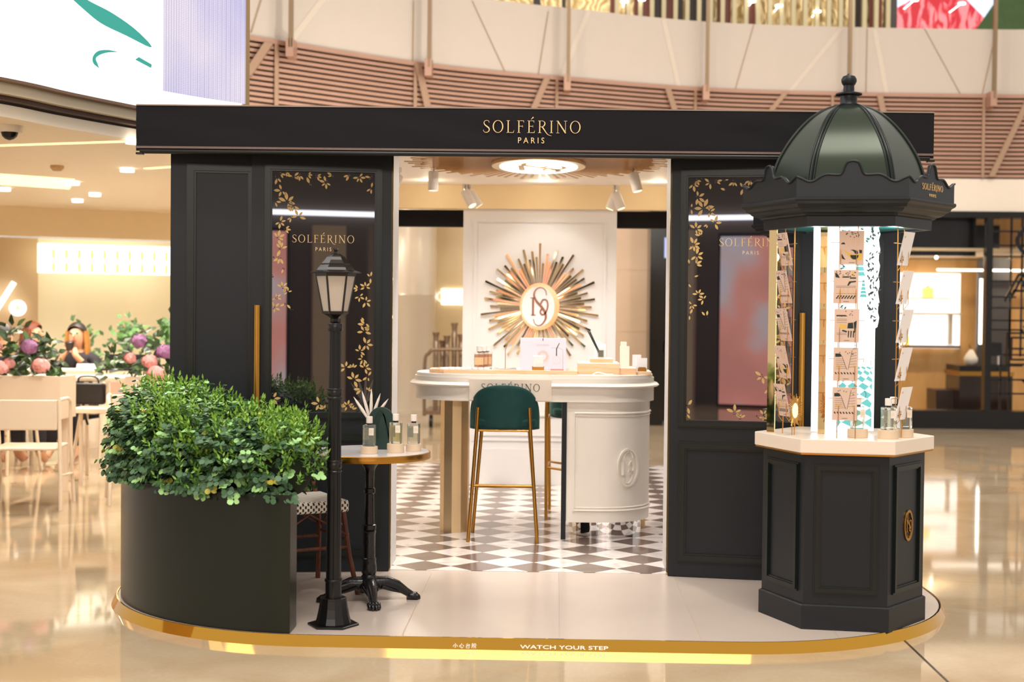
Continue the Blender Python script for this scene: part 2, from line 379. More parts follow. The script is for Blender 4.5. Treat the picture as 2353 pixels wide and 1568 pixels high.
def fline(mb, a, c, w, d, t=.006, mi=0, n=6):
    """straight strip on the curved band between (X, z) points"""
    pts = [(a[0]+(c[0]-a[0])*i/n, a[1]+(c[1]-a[1])*i/n) for i in range(n+1)]
    vs = []
    for X, z in pts: vs += [(X-w/2, cvY(X-w/2)+d, z), (X+w/2, cvY(X+w/2)+d, z), (X-w/2, cvY(X-w/2)+d-t, z), (X+w/2, cvY(X+w/2)+d-t, z)]
    fs = []
    for i in range(n):
        q = 4*i; fs += [(q+2, q+3, q+7, q+6), (q, q+2, q+6, q+4), (q+1, q+5, q+7, q+3), (q, q+4, q+5, q+1)]
    mb.add(vs, fs, mi)
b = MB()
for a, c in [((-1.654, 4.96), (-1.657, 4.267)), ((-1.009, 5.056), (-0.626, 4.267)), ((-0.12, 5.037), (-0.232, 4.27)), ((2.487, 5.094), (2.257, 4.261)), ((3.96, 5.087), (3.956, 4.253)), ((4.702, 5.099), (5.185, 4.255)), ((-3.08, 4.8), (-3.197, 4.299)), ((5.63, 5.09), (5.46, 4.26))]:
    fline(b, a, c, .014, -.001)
struct(b.build('trim_2', mat('dark_reflection_line', '#a08a70', .5)))  # thin dark strips painted along the band's slanting reflection lines
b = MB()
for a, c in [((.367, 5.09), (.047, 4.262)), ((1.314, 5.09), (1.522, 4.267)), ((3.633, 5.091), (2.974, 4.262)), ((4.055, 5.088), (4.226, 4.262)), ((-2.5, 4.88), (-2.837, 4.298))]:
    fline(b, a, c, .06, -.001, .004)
struct(b.build('trim_3', mat('pale_reflection_line', '#cdc0b0', .6)))  # wide pale strips, likewise painted for reflection lines on the band
b = MB()
for a, c in [((-3.032, 4.216), (-3.222, 3.843)), ((-1.593, 4.228), (-1.484, 3.75)), ((-.122, 4.228), (-.30, 3.8)), ((1.382, 4.213), (1.49, 3.9)), ((2.906, 4.237), (2.62, 3.88)), ((4.125, 4.228), (4.22, 3.8)), ((6.072, 4.273), (5.58, 3.2))]:
    fline(b, a, c, .075, -.02, .05)
for X in (-2.966, -1.624, -.006, 1.739, 3.517, 5.475): fline(b, (X, 4.25), (X, 3.19), .035, -.015, .03)
struct(b.build('trim_4', mat('bronze_brace', '#a98a72', .35, .3)))
# hanging glass posts in front of the balcony
po = None
for i, (X, z) in enumerate([(-2.812, 4.08), (-1.463, 4.09), (.127, 4.07), (1.867, 4.08), (3.694, 4.10), (5.548, 4.08)]):
    lab = 'slim bronze rail post on the balcony, '+['leftmost, beside the bright screen', 'second from the left', 'third from the left, above the awning lettering', 'fourth from the left', 'rising behind the dome finial', 'rightmost, below the mountain picture'][i]
    if po is None:
        po = thing('railing_post', lab, 'post', (X, cvY(X)-.22, z), 0, 'rail posts along the balcony', world=False)
        q = MB(); q.box(-.022, .022, -.03, .03, .10, 2.4); q.box(-.010, .010, -.034, -.03, .1, 2.4); q.build('upright', mat('bronze_post', '#8a7358', .35, .5), po)
        q = MB(); q.box(-.05, .03, -.03, .20, 0, .19); q.build('bracket', M_lou, po)
    else: dup(po, (X, cvY(X)-.22, z), 0, lab)

# upper floor shops seen over the balcony
def swirl_mat():
    m = mat('gold_swirl', '#b89a5c', .25, .5); bs = m.node_tree.nodes['Principled BSDF']; tc = N(m, 'ShaderNodeTexCoord')
    w = N(m, 'ShaderNodeTexWave'); w.inputs['Scale'].default_value = 3; w.inputs['Distortion'].default_value = 14; w.inputs['Detail'].default_value = 2; w.inputs['Detail Scale'].default_value = 1.2
    L(m, tc.outputs['Object'], w.inputs['Vector']); r = N(m, 'ShaderNodeValToRGB'); r.color_ramp.elements[0].color = (*lin('#9a7d45'), 1); r.color_ramp.elements[1].color = (*lin('#dcc797'), 1)
    L(m, w.outputs['Fac'], r.inputs[0]); L(m, r.outputs[0], bs.inputs['Base Color']); return m
b = MB(); b.box(-1.5, 4.62, 19.9, 20.1, 5.0, 7.5); struct(b.build('wall_upper', swirl_mat()))
b = MB(); b.box(-6, 9, 18.86, 22.0, 4.9, 5.0); struct(b.build('floor_upper', mat('upper_floor', '#c8b08e', .3)))
b = MB()
for x0, x1 in [(.72, .80), (1.05, 1.30), (1.42, 1.62), (2.2, 2.38), (2.6, 2.75), (4.28, 4.45)]: b.box(x0, x1, 19.80, 19.88, 5.05, 7)
struct(b.build('wall_upper_panels', mat('red_brown_panel', '#8c4a3c', .35)))
b = MB()
for x0, x1 in [(-.35, -.25), (.05, .10), (1.30, 1.42), (1.62, 1.72), (1.78, 2.15), (4.08, 4.2), (4.50, 4.66)]: b.box(x0, x1, 19.82, 19.88, 5.05, 7)
struct(b.build('wall_upper_dark', mat('dark_shopfront', '#3d332c', .35)))
fin = None
for i in range(24):
    X = .80+i*.16
    if fin is None:
        q = MB(); q.box(-.028, .028, -.05, .05, 0, 2.0); fin = q.build('vertical_fin', mat('cream_fin', '#d9cda4', .5)); fin.location = (X, 19.6, 5.05)
        tag(fin, 'thin cream upright fin above the balcony, leftmost of the row', 'fin', 'upright fins on the upper shopfront')
    else:
        q = fin.copy(); C.objects.link(q); q.location = (X, 19.6, 5.05); q['label'] = 'thin cream upright fin above the balcony, '+ORD[i]+' of the row'
# picture screen of a red mountain and green hill
t = thing('picture_screen', 'lit screen picturing a red rock mountain and green tree on the upper floor', 'screen', (5.9, 20.2, 5.05))
b = MB(); b.box(4.60, 7.8, 20.12, 20.3, 5.05, 7.2); b.build('frame', mat('brown_frame', '#7a5a3a', .4), t)
b = MB((0, 20.11, 0), (1, 0, 0), (0, 0, 1)); b.poly([(4.72, 5.08), (7.7, 5.08), (7.7, 7.1), (4.72, 7.1)], 0); b.build('sky_image', mat('screen_sky', '#b9cdf2', .4, emit='#c4d4f6', es=.9), t)
b = MB((0, 20.10, 0), (1, 0, 0), (0, 0, 1))
b.poly([(4.72, 5.08), (6.2, 5.08), (5.95, 5.55), (5.8, 5.7), (5.6, 5.9), (5.3, 6.2), (5.1, 6.1), (4.9, 5.8), (4.72, 5.7)], 0, 0)
b.build('mountain_image', [mat('screen_red', '#b01f2c', .4, emit='#b5202e', es=.8), mat('screen_rose', '#ee8f92', .4, emit='#f2989a', es=.9)], t)
m = MATS['screen_red']; bs = m.node_tree.nodes['Principled BSDF']; tc = N(m, 'ShaderNodeTexCoord'); mp = N(m, 'ShaderNodeMapping'); mp.inputs['Scale'].default_value = (5, 1, 1.6); mp.inputs['Rotation'].default_value = (0, .5, 0); n = N(m, 'ShaderNodeTexNoise'); n.inputs['Scale'].default_value = 2.2; n.inputs['Detail'].default_value = 6; n.inputs['Distortion'].default_value = .8
L(m, tc.outputs['Object'], mp.inputs[0]); L(m, mp.outputs[0], n.inputs['Vector']); r = N(m, 'ShaderNodeValToRGB'); r.color_ramp.elements[0].position = .47; r.color_ramp.elements[0].color = (*lin('#a01826'), 1); r.color_ramp.elements[1].position = .56; r.color_ramp.elements[1].color = (*lin('#f2989a'), 1)
L(m, n.outputs['Fac'], r.inputs[0]); L(m, r.outputs[0], bs.inputs['Emission Color'])
b = MB((0, 20.095, 0), (1, 0, 0), (0, 0, 1)); b.poly([(5.7, 5.08), (7.7, 5.08), (7.7, 7.1), (6.2, 7.1), (6.05, 5.75), (5.85, 5.45), (5.72, 5.2)], 0); b.build('tree_image', mat('screen_green', '#2f4420', .4, emit='#33481f', es=.55, noise=.5, nscale=9), t)
for i, (X, z) in enumerate([(.89, 5.594), (1.124, 5.618), (2.601, 5.6), (2.962, 5.543), (3.475, 5.469), (4.77, 5.625), (5.395, 5.581)]):
    k_ = 19.5/19.3; q = MB((X*k_, 19.5, 1.45+(z-1.45)*k_), (1, 0, 0), (0, 1, 0)); q.lathe([(.05, 0), (.05, .02)], 16); q.box(-.008, .008, .02, .40 if X < 4.6 else .60, .012, .02); o = q.build('downlight', M_emW)  # glowing discs stand in for downlights reflected in the upper glass
    tag(o, 'glowing disc for a reflected downlight above the balcony, '+(ORD[:7][i] if i < 6 else 'rightmost')+' of seven', 'light', 'reflected downlights of the upper floor')

# left screen wall, curved LED
SC = [(-4.2, 5.6), (-3.6, 6.6), (-3.02, 7.70), (-2.84, 8.20), (-2.62, 8.72), (-2.38, 9.20), (-2.10, 9.62)]
SCs = [(p.x, p.y) for p in cr(SC, 6)]
def led_mat(name, e, s, dots):
    m = mat(name, '#0c0c0e', .5, emit=e, es=s, spec=.1); bs = m.node_tree.nodes['Principled BSDF']; tc = N(m, 'ShaderNodeTexCoord')
    n = N(m, 'ShaderNodeTexNoise'); n.inputs['Scale'].default_value = 1.3; L(m, tc.outputs['Object'], n.inputs['Vector'])
    r = N(m, 'ShaderNodeValToRGB'); r.color_ramp.elements[0].color = (*lin(dots[0]), 1); r.color_ramp.elements[1].color = (*lin(dots[1]), 1); r.color_ramp.elements[0].position = .4; r.color_ramp.elements[1].position = .6
    L(m, n.outputs['Fac'], r.inputs[0])
    v = N(m, 'ShaderNodeTexVoronoi'); v.inputs['Scale'].default_value = 95; v.inputs['Randomness'].default_value = 0.; L(m, tc.outputs['Object'], v.inputs['Vector'])
    k = math_node(m, 'MULTIPLY_ADD', math_node(m, 'LESS_THAN', v.outputs['Distance'], .38), .42, .72)
    mx = N(m, 'ShaderNodeMix', data_type='RGBA', blend_type='MULTIPLY'); mx.inputs[0].default_value = 1; L(m, r.outputs[0], mx.inputs[6])
    cb = N(m, 'ShaderNodeCombineColor'); 
    for i in range(3): L(m, k, cb.inputs[i])
    L(m, cb.outputs[0], mx.inputs[7]); L(m, mx.outputs[2], bs.inputs['Emission Color']); return m
def swall(mb, z0, z1, d0, d1, mi=0, s0=0, s1=999):
    pts = SCs[s0:s1]; n = len(pts); nv = (.80, -.60)   # toward the atrium
    vs = []
    for d in (d0, d1):
        for z in (z0, z1): vs += [(x-nv[0]*d, y-nv[1]*d, z) for x, y in pts]
    fs = []
    for i in range(n-1): fs += [(i, i+1, n+i+1, n+i), (2*n+i, 3*n+i, 3*n+i+1, 2*n+i+1), (n+i, n+i+1, 3*n+i+1, 3*n+i), (i, 2*n+i, 2*n+i+1, i+1)]
    fs += [(0, n, 3*n, 2*n), (n-1, 3*n-1, 4*n-1, 2*n-1)]; mb.add(vs, fs, mi)
t = thing('advertising_screen', 'huge curved bright white LED screen hanging at upper left', 'screen', (-3.08, 7.8, 2.68))
b = MB(); swall(b, 2.68, 5.2, 0, .12); b.build('display', mat('led_white', '#ffffff', .4, emit='#fbfdff', es=1.5), t, smooth=30)
b = MB(); swall(b, 2.64, 5.25, -.02, .16, 0, -2); b.build('side_frame', mat('bronze_frame', '#a4875f', .4, .3), t)
def SP(s_, z, d=.012):
    s_ = s_*6; i = max(0, min(int(s_), len(SCs)-2)); f_ = s_-i; a, c = SCs[i], SCs[i+1]
    return (a[0]+(c[0]-a[0])*f_+.80*d, a[1]+(c[1]-a[1])*f_-.60*d, z)
def spatch(mb, pts, d, mi=0): mb.add([SP(s_, z, d) for s_, z in pts], [tuple(range(len(pts)))], mi)
b = MB()
n = 10; g = [(4.47+i*(5.86-4.47)/n) for i in range(n+1)]
for i in range(n):
    za, zb = 2.80+.01*i*.1, 2.80+.01*(i+1)*.1
    spatch(b, [(g[i], za), (g[i+1], zb), (g[i+1], 5.1), (g[i], 5.1)], .03)
b.build('lavender_image', led_mat('led_lavender', '#ffffff', .95, ('#cfc8ea', '#e6dced')), t)
M_ledteal = mat('led_teal', '#1f7f74', .4, emit='#2a857a', es=.75)
sw_u = [(2.942, 3.23), (3.165, 3.179), (3.453, 3.121), (3.849, 3.087), (4.188, 3.055), (4.271, 3.057)]; sw_d = [(3.05, 3.27), (3.26, 3.235), (3.60, 3.205), (3.93, 3.155), (4.18, 3.095), (4.272, 3.060)]
b = MB()
sw_u = [tuple(p) for p in cr(sw_u, 5)]; sw_d = [tuple(p) for p in cr(sw_d, 5)]
for i in range(len(sw_u)-1): spatch(b, [sw_u[i], sw_u[i+1], sw_d[i+1], sw_d[i]], .035)
b.build('large_swoosh', M_ledteal, t)
sw_u = [(3.445, 2.85), (3.345, 2.87), (3.326, 2.907), (3.402, 2.951), (3.552, 2.974), (3.716, 2.978)]; sw_d = [(3.43, 2.855), (3.400, 2.882), (3.378, 2.905), (3.43, 2.93), (3.56, 2.958), (3.715, 2.975)]
b = MB()
sw_u = [tuple(p) for p in cr(sw_u, 5)]; sw_d = [tuple(p) for p in cr(sw_d, 5)]
for i in range(len(sw_u)-1): spatch(b, [sw_u[i], sw_u[i+1], sw_d[i+1], sw_d[i]], .035)
b.build('small_swoosh', M_ledteal, t)
b = MB(); spatch(b, [(3.99, 2.955), (4.26, 2.925), (4.272, 2.95), (4.052, 2.978)], .035); b.build('short_stroke', M_ledteal, t)
b = MB(); swall(b, 2.660, 2.676, -.04, .2); b.build('lower_edge', mat('bronze_edge', '#7a5f4e', .35, .3), t, smooth=30)
b = MB(); swall(b, 2.60, 2.660, .02, .3); b.build('lower_trim', mat('pale_trim', '#d8cbb0', .3), t, smooth=30)
b = MB(); swall(b, 2.575, 2.60, .07, .3, 0); b.build('slot', mat('dark_slot', '#4d3327', .5), t, smooth=30)

# cafe ceiling
cp = [(-9, 4.0)]+[(x-.10, y+.08) for x, y in SCs]+[(-2.2, 11.9), (-2.3, 17.5), (-9, 17.5)]
b = MB(); b.prism(cp, 2.49, 2.56); struct(b.build('ceiling', mat('cafe_ceiling', '#fdf0dc', .5)))
b = MB()
for a, c, w in [((-3.75, 9.29), (-2.70, 8.97), .05), ((-3.12, 10.76), (-2.4, 10.30), .06)]:
    d = (Vector(c)-Vector(a)).normalized(); nn = Vector((-d.y, d.x))*w/2
    b.prism([(a[0]+nn.x, a[1]+nn.y), (a[0]-nn.x, a[1]-nn.y), (c[0]-nn.x, c[1]-nn.y), (c[0]+nn.x, c[1]+nn.y)], 2.483, 2.49)
struct(b.build('ceiling_slot_light', mat('warm_slot', '#ffffff', .5, emit='#ffd690', es=1.05)))
b = MB(); b.prism([(-5.4, 10.4), (-4.0, 11.72), (-4.38, 12.70), (-6.2, 11.0)], 2.483, 2.49); struct(b.build('ceiling_cove', mat('cove_glow', '#ffffff', .5, emit='#ffe2a0', es=1.15)))
for i, (x, y) in enumerate([(-4.962, 12.674), (-4.10, 11.978), (-4.747, 13.998), (-4.312, 13.2), (-3.273, 10.776), (-2.659, 8.897)]):
    q = MB((x, y, 2.462), (1, 0, 0), (0, 1, 0)); q.lathe([(.052, 0), (.052, .028)], 20)
    o = tag(q.build('downlight', M_emW), 'round lit downlight in the cafe ceiling, '+['far left, low', 'at the end of the glowing cove', 'lowest in the photo, farthest back', 'right of the middle of the ceiling, low', 'nearest the dark booth panel', 'just left of the awning end'][i], 'light', 'cafe ceiling downlights')
for i, (x, y) in enumerate([(-4.2, 11.9), (-4.5, 13.6), (-3.3, 10.8), (-2.75, 9.0), (-4.9, 12.7), (-3.6, 13.5), (-5.8, 13)]):
    spot('downlight_lamp', (x, y, 2.44), (0, 0, -1), 95, 150, .05, (1, .94, .84))
t = thing('security_camera', 'dark dome security camera under the cafe ceiling at the left edge', 'camera', (-3.20, 8.25, 2.49), world=False)
q = MB(); q.lathe([(.07, -.04), (.075, 0)], 20); q.build('mount', M_white, t, smooth=40)
q = MB(); q.lathe([(.004, -.085), (.025, -.078), (.042, -.062), (.05, -.04)], 20); q.build('dome', M_black, t, smooth=40)
for lab, x, y in [('small smoke detector on the beige ceiling, nearest the black awning', -3.05, 11.7), ('small smoke detector on the beige ceiling, close to the dark panel edge', -2.95, 13.6), ('flat round ceiling vent beside the glowing cove', -3.75, 10.6)]:
    q = MB((x, y, 2.45), (1, 0, 0), (0, 1, 0)); q.lathe([(.03, 0), (.05, .02), (.05, .04)], 16); tag(q.build('smoke_detector', mat('detector', '#c9a878', .5)), lab, 'detector')

# cafe wall (left): line from (-7.5,14.2) to (-4.2,16.2)
wa, wb = Vector((-8.0, 13.9, 0)), Vector((-4.13, 16.2, 0)); wd = (wb-wa).normalized(); wl = (wb-wa).length
M_head = mat('honey_header', '#f2deb8', .5)
b = MB(wa, wd, (0, 0, 1)); b.box(0, wl+.1, 2.18, 2.50, -.1, .1); struct(b.build('wall_cafe_header', M_head))
b = MB(wa, wd, (0, 0, 1)); b.box(wl-.22, wl+.1, -.045, 2.2, -.1, .1); struct(b.build('wall_cafe_pier', mat('pier', '#e0bd80', .5)))
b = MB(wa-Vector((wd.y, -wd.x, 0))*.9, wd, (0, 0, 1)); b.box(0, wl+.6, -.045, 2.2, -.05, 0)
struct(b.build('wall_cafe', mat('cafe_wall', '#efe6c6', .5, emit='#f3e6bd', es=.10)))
b = MB(wa-Vector((wd.y, -wd.x, 0))*.85, wd, (0, 0, 1)); b.box(0, 2.92, -.045, 2.2, -.02, .02)
struct(b.build('wall_cafe_tan', mat('tan_wall', '#cdb38c', .5)))
# bright lamp box with two rows of cells
O_ = wa-Vector((wd.y, -wd.x, 0))*.55
def wp(x, y, d=.55):
    return None
t = thing('cell_lamp', 'bright white wall lamp with two rows of glowing cells above the diners', 'lamp', (O_.x+wd.x*2.9, O_.y+wd.y*2.9, 1.8))
b = MB(O_, wd, (0, 0, 1)); b.box(2.86, 4.36, 1.80, 2.13, 0, .10); b.build('light_box', mat('cell_glow', '#ffffff', .5, emit='#fffbe8', es=1.5), t)
b = MB(O_, wd, (0, 0, 1))
for i in range(10):
    for z in (1.815, 1.965): b.box(3.00+i*.142, 3.03+i*.142, z, z+.10, .10, .104)
b.build('slots', mat('cell_slot', '#e8cf7c', .5, emit='#f0d888', es=.7), t)
# percent sign on the tan wall
t = thing('percent_sign', 'big glowing white percent sign on the tan cafe wall', 'sign', (O_.x, O_.y, 1.2))
pO = wa-Vector((wd.y, -wd.x, 0))*.78
b = MB(pO, wd, (0, 0, 1)); ux = 2.365
b.ring(ux+.32, 1.40, .090, .090, .030, .030, .05, 28); b.ring(ux+.02, 1.60, .090, .090, .030, .030, .05, 28); b.strip([(ux+.05, 1.31), (ux+.28, 1.69)], .055, .05)
b.build('symbol', mat('sign_glow', '#ffffff', .5, emit='#ffffff', es=1.3), t)

# column, sign wall and shops seen through the booth
b = MB((-2.45, 20.4, 0), (1, 0, 0), (0, 1, 0)); b.lathe([(.78, -.045), (.78, .01), (.74, .02), (.74, 1.62), (.745, 1.63), (.74, 1.64), (.74, 2.4), (.74, 4.2)], 48)
tag(b.build('round_column', mat('pearl_column', '#d9ccb8', .22, .25, noise=.03), smooth=30), 'thick pale round column seen through the booth behind the trolley', 'column')
b = MB(); b.box(-2.4, .2, 21.5, 21.7, -.045, 3.2); struct(b.build('wall_sign', mat('glossy_cream_wall', '#e6d0a4', .15)))
t = thing('shop_sign', 'glowing white shop sign letters on the cream wall behind the trolley', 'sign', (-1.35, 21.4, 1.5))
b = MB(); b.box(-1.72, -.9, 21.46, 21.5, 1.50, 1.74); b.build('backing', mat('sign_back', '#ffffff', .5, emit='#fff6e0', es=1.6), t)
sans('letters', 'CHANEL', .17, (-1.30, 21.44, 1.535), (1, 0, 0), (0, 0, 1), mat('sign_grey', '#d9d4c8', .5, emit='#e9e4da', es=.8), t, .01, 1.0)
b = MB(); b.box(.2, 1.22, 19.0, 19.4, -.045, 3.2); b.box(.2, 1.22, 18.995, 19.0, 1.985, 1.99); b.box(.2, 1.22, 18.995, 19.0, 1.16, 1.165); struct(b.build('wall_pier', mat('beige_stone', '#dcbfa2', .35)))
M_shop = mat('black_shop', '#0c0a0a', .18)
b = MB(); b.box(1.22, 1.40, 18.4, 19.3, -.045, 3.0); b.box(1.4, 4.0, 19.2, 19.3, -.045, 3.0); struct(b.build('wall_black_shop', M_shop))
t = thing('blue_sign', 'small pale blue lit sign in the black shop beside the door panel', 'sign', (1.7, 19.15, 2.2)); b = MB(); b.box(1.44, 2.2, 19.12, 19.18, 2.15, 2.42); b.build('panel', mat('blue_glow', '#98a8d8', .4, emit='#a9b4e6', es=.9), t)
for x, z, wh in ((1.50, .98, 'left'), (1.60, 1.0, 'right')):
    q = MB((x, 19.0, z), (1, 0, 0), (0, 1, 0)); q.lathe([(.03, -.1), (.03, .02), (.015, .04), (.015, .06)], 12); tag(q.build('bottle', mat('dim_bottle', '#b8ab86', .3)), 'small dim bottle on the dark shop shelf, the '+wh+' one of two', 'bottle', 'bottles in the dark shop')
b = MB(); b.box(1.42, 1.75, 18.95, 19.1, .80, .88); tag(b.build('shelf', M_shop), 'black shelf under two dim bottles in the dark shop', 'shelf')
for x_, y_, z_, e_ in [(-1.4, 14.2, 3.0, 60), (.6, 14.6, 3.05, 60), (-2.5, 16.5, 3.3, 60), (2.5, 15, 3.1, 60), (-.6, 18.6, 3.2, 60), (5.2, 15.2, 3.0, 25), (-4.8, 11.5, 1.9, 0)]:
    if e_: point('hidden_fill_lamp', (x_, y_, z_), e_, .08)  # unseen fill lamps added behind the awning to brighten the mall beyond
# trolley with metal poles
t = thing('stanchion_trolley', 'wheeled trolley with curved steel handle loaded with poles', 'trolley', (-1.3, 17.9, -.045)); M_steel = mat('warm_steel', '#8f7a68', .25, .8)
q = MB(); q.tube(cr([(-1.62, 17.7, .1), (-1.62, 17.7, .75), (-1.57, 17.7, .88), (-1.45, 17.7, .93), (-.8, 17.7, .93)], 5), .022, 10); q.build('handle', M_steel, t, smooth=40)
q = MB(); q.box(-1.62, -.8, 17.6, 18.4, .12, .17); q.build('deck', M_steel, t)
for x in (-1.53, -.9):
    q = MB((x, 17.66, .035), (0, 1, 0), (0, 0, 1)); q.lathe([(.078, -.02), (.078, .02)], 20); q.build('wheel', M_black, t, smooth=40)
for i, (x, h) in enumerate([(-1.50, 1.14), (-1.42, 1.04), (-1.36, 1.10), (-1.27, 1.26), (-1.18, 1.12), (-1.10, 1.24), (-1.02, 1.1)]):
    q = MB((x, 17.9+.05*(i % 2), .17), (1, 0, 0), (0, 1, 0)); q.lathe([(.03, 0), (.035, h-.30), (.03, h-.29), (.035, h-.22), (.048, h-.17)], 14); tag(q.build('pole', M_steel, smooth=40), 'brown steel pole standing on the trolley, '+ORD[i]+(', the tallest' if i == 3 else ''), 'pole', 'poles on the trolley')

# right storefront, Y 18.5
b = MB(); b.box(4.0, 8.5, 18.45, 18.75, -.045, .19); struct(b.build('wall_store_base', M_shop))
b = MB(); b.box(3.9, 8.5, 18.5, 18.8, 2.68, 2.76); b.box(3.9, 5.52, 18.9, 19.0, 2.2, 2.7); b.box(4.9, 6.6, 21.4, 21.5, 2.25, 2.76); struct(b.build('wall_store_head', M_shop))
b = MB(); b.box(5.520, 5.60, 18.42, 18.56, .19, 2.70); struct(b.build('door_frame_1', M_shop))
b = MB(); b.box(3.9, 9, 21.5, 21.6, -.045, 3); struct(b.build('wall_store', wood_mat('honey_wood_wall', '#cf9f5e', '#dcb175', (1.5, 1, .3))))
b = MB(); b.box(3.9, 9, 18.8, 21.5, 2.26, 2.30); struct(b.build('ceiling_store', mat('store_ceiling', '#dcc39a', .5)))
gl = mat('shop_glass', '#ffffff', .02, spec=.5, trans=1., ior=1.08)
b = MB(); b.box(4.0, 8.5, 18.50, 18.505, .19, 2.68); struct(b.build('window_1', gl))
t = thing('display_niche', 'bright white lit wall display with shelves and yellow bottles in the right shop', 'display', (5.6, 21.3, .9))
b = MB(); b.box(5.10, 6.03, 21.38, 21.48, .92, 2.04); b.build('light_panel', mat('niche_glow', '#ffffff', .4, emit='#fff8ee', es=1.0), t)
b = MB(); b.box(5.14, 5.98, 21.16, 21.38, .93, .965); b.build('lower_shelf', mat('dark_shelf', '#4a2a20', .3), t)
b = MB(); b.box(5.12, 6.0, 21.2, 21.38, 1.42, 1.45); b.box(5.84, 5.90, 21.3, 21.38, .98, 1.42); b.build('middle_shelf', M_white, t)
b = MB(); b.box(5.18, 5.86, 21.22, 21.38, 1.655, 1.67); b.build('upper_shelf', mat('grey_shelf', '#9a9490', .3), t)
sans('lettering', 'N°5', .085, (5.26, 21.37, 1.69), (1, 0, 0), (0, 0, 1), mat('rose_letters', '#8f6a58', .6), t, .004)
def small_bottle(x, y, z, w, h, m, lab, grp=None):
    t = thing('perfume_bottle', lab, 'bottle', (x, y, z), 0, grp, world=False)
    q = MB(); q.box(-w/2, w/2, -w/3, w/3, 0, h); q.build('glass_body', m, t, bevel=.003); q = MB(); q.lathe([(w*.2, h), (w*.2, h+.03)], 12); q.build('cap', M_cap, t); return t
small_bottle(5.52, 21.28, 1.67, .15, .15, mat('yellow_perfume', '#f0dc70', .3, emit='#f2e27c', es=.8), 'large square yellow bottle on the upper lit shelf of the right shop')
small_bottle(5.22, 21.25, .965, .055, .14, mat('yellow_perfume2', '#efcf50', .3, emit='#efd060', es=.7), 'slim yellow bottle with black stopper at left of the lower lit shelf')
t = thing('light_bar', 'long thin white light bar hanging inside the right shop', 'lamp', (5.6, 20.4, 2.07)); b = MB(); b.box(5.42, 7.4, 20.38, 20.42, 2.045, 2.075); b.build('tube', M_emW, t)
t = thing('shop_counter', 'dark shop counter with brass band behind the glass at right', 'counter', (6.1, 20.3, -.045))
b = MB(); b.box(5.62, 6.35, 19.9, 20.6, -.045, .58); b.build('body', mat('dark_counter', '#2c211e', .15), t); b = MB(); b.box(5.6, 6.36, 19.88, 20.6, .58, .64); b.build('brass_band', M_gold2, t); b = MB(); b.box(5.62, 6.3, 19.9, 20.6, .64, .72); b.build('top', M_shop, t)
b = MB(); b.box(5.38, 5.62, 20.2, 20.7, -.045, .36); tag(b.build('display_cube', mat('dark_cube', '#332823', .3)), 'low dark block left of the dark shop counter', 'block')
t = thing('sculpted_bag', 'white tear-shaped bag ornament on the dark shop counter', 'ornament', (5.86, 20.2, .72), world=False); q = MB(); q.lathe([(.03, 0), (.085, .03), (.095, .09), (.06, .16), (.02, .22)], 16); q.build('body', M_white, t, smooth=60); q = MB(); q.tube([(0, 0, .22), (-.03, 0, .27), (.0, 0, .31), (.03, 0, .27), (0, 0, .22)], .006, 6); q.build('handle', M_black, t)
t = thing('desk_mirror', 'small dark framed mirror on the dark shop counter beside the post', 'mirror', (6.15, 20.2, .72), world=False); q = MB(); q.box(-.13, .13, -.02, .02, .13, .32); q.build('frame', M_shop, t); q = MB(); q.box(-.12, -.08, -.02, .02, 0, .15); q.box(.08, .12, -.02, .02, 0, .15); q.build('stand', mat('chrome', '#dddddd', .08, 1.), t)
t = thing('sales_screen_panel', 'tall dark panel with a thin light tube behind the shop lattice', 'panel', (6.1, 20.8, -.045)); b = MB(); b.box(6.15, 6.62, 20.9, 21.0, -.045, 2.25); b.build('panel', mat('dark_grey_panel', '#3c3a3c', .3), t); b = MB(); b.box(6.17, 6.20, 20.86, 20.9, 1.0, 1.95); b.build('light_tube', M_emW, t)
# geometric lattice with letters
t = thing('lattice_screen', 'black metal lattice screen with geometric letters at the far right shopfront', 'screen', (5.9, 18.4, .19))
b = MB((0, 18.44, 0), (1, 0, 0), (0, 0, 1))
def bar(x0, z0, x1, z1, w=.022): b.strip([(x0, z0), (x1, z1)], w, .03)
for x, z0, z1 in [(5.83, .19, 2.68), (5.97, .9, 2.68), (6.1, 1.7, 2.6), (6.22, .19, 1.1), (5.72, .19, .9), (5.83, 1.0, 1.5), (6.04, 1.2, 1.5)]: bar(x, z0, x, z1)
for z, x0, x1 in [(2.50, 5.6, 6.5), (2.32, 5.6, 6.5), (2.18, 5.6, 6.0), (1.86, 5.6, 6.5), (1.66, 5.6, 5.9), (1.52, 5.6, 6.3), (1.36, 5.6, 6.5), (1.24, 5.6, 6.0), (.92, 5.6, 6.3), (.78, 5.6, 6.0), (.60, 5.6, 6.3), (.42, 5.6, 6.5), (1.28, 6.0, 6.5), (.70, 6.1, 6.5), (1.98, 6.0, 6.5)]: bar(x0, z, x1, z)
bar(5.97, 1.24, 6.06, 1.15); bar(6.06, 1.15, 6.5, 1.15); bar(6.0, 1.98, 6.1, 1.9); bar(6.0, .60, 6.1, .50); bar(6.1, .5, 6.1, .19)
b.build('bars', M_shop, t)
b = MB((0, 18.40, 0), (1, 0, 0), (0, 0, 1)); b.ring(6.07, 2.38, .20, .20, .15, .15, .03, 24); b.build('letter', M_shop, t); b = MB((0, 18.40, 0), (1, 0, 0), (0, 0, 1))
for x0, z0, x1, z1 in [(5.74, 1.60, 5.92, 1.95), (5.92, 1.95, 5.98, 1.95), (5.98, 1.95, 6.16, 1.60), (5.80, 1.60, 5.95, 1.90), (5.95, 1.9, 6.08, 1.6), (5.85, 1.74, 6.03, 1.74)]: b.strip([(x0, z0), (x1, z1)], .03, .03)
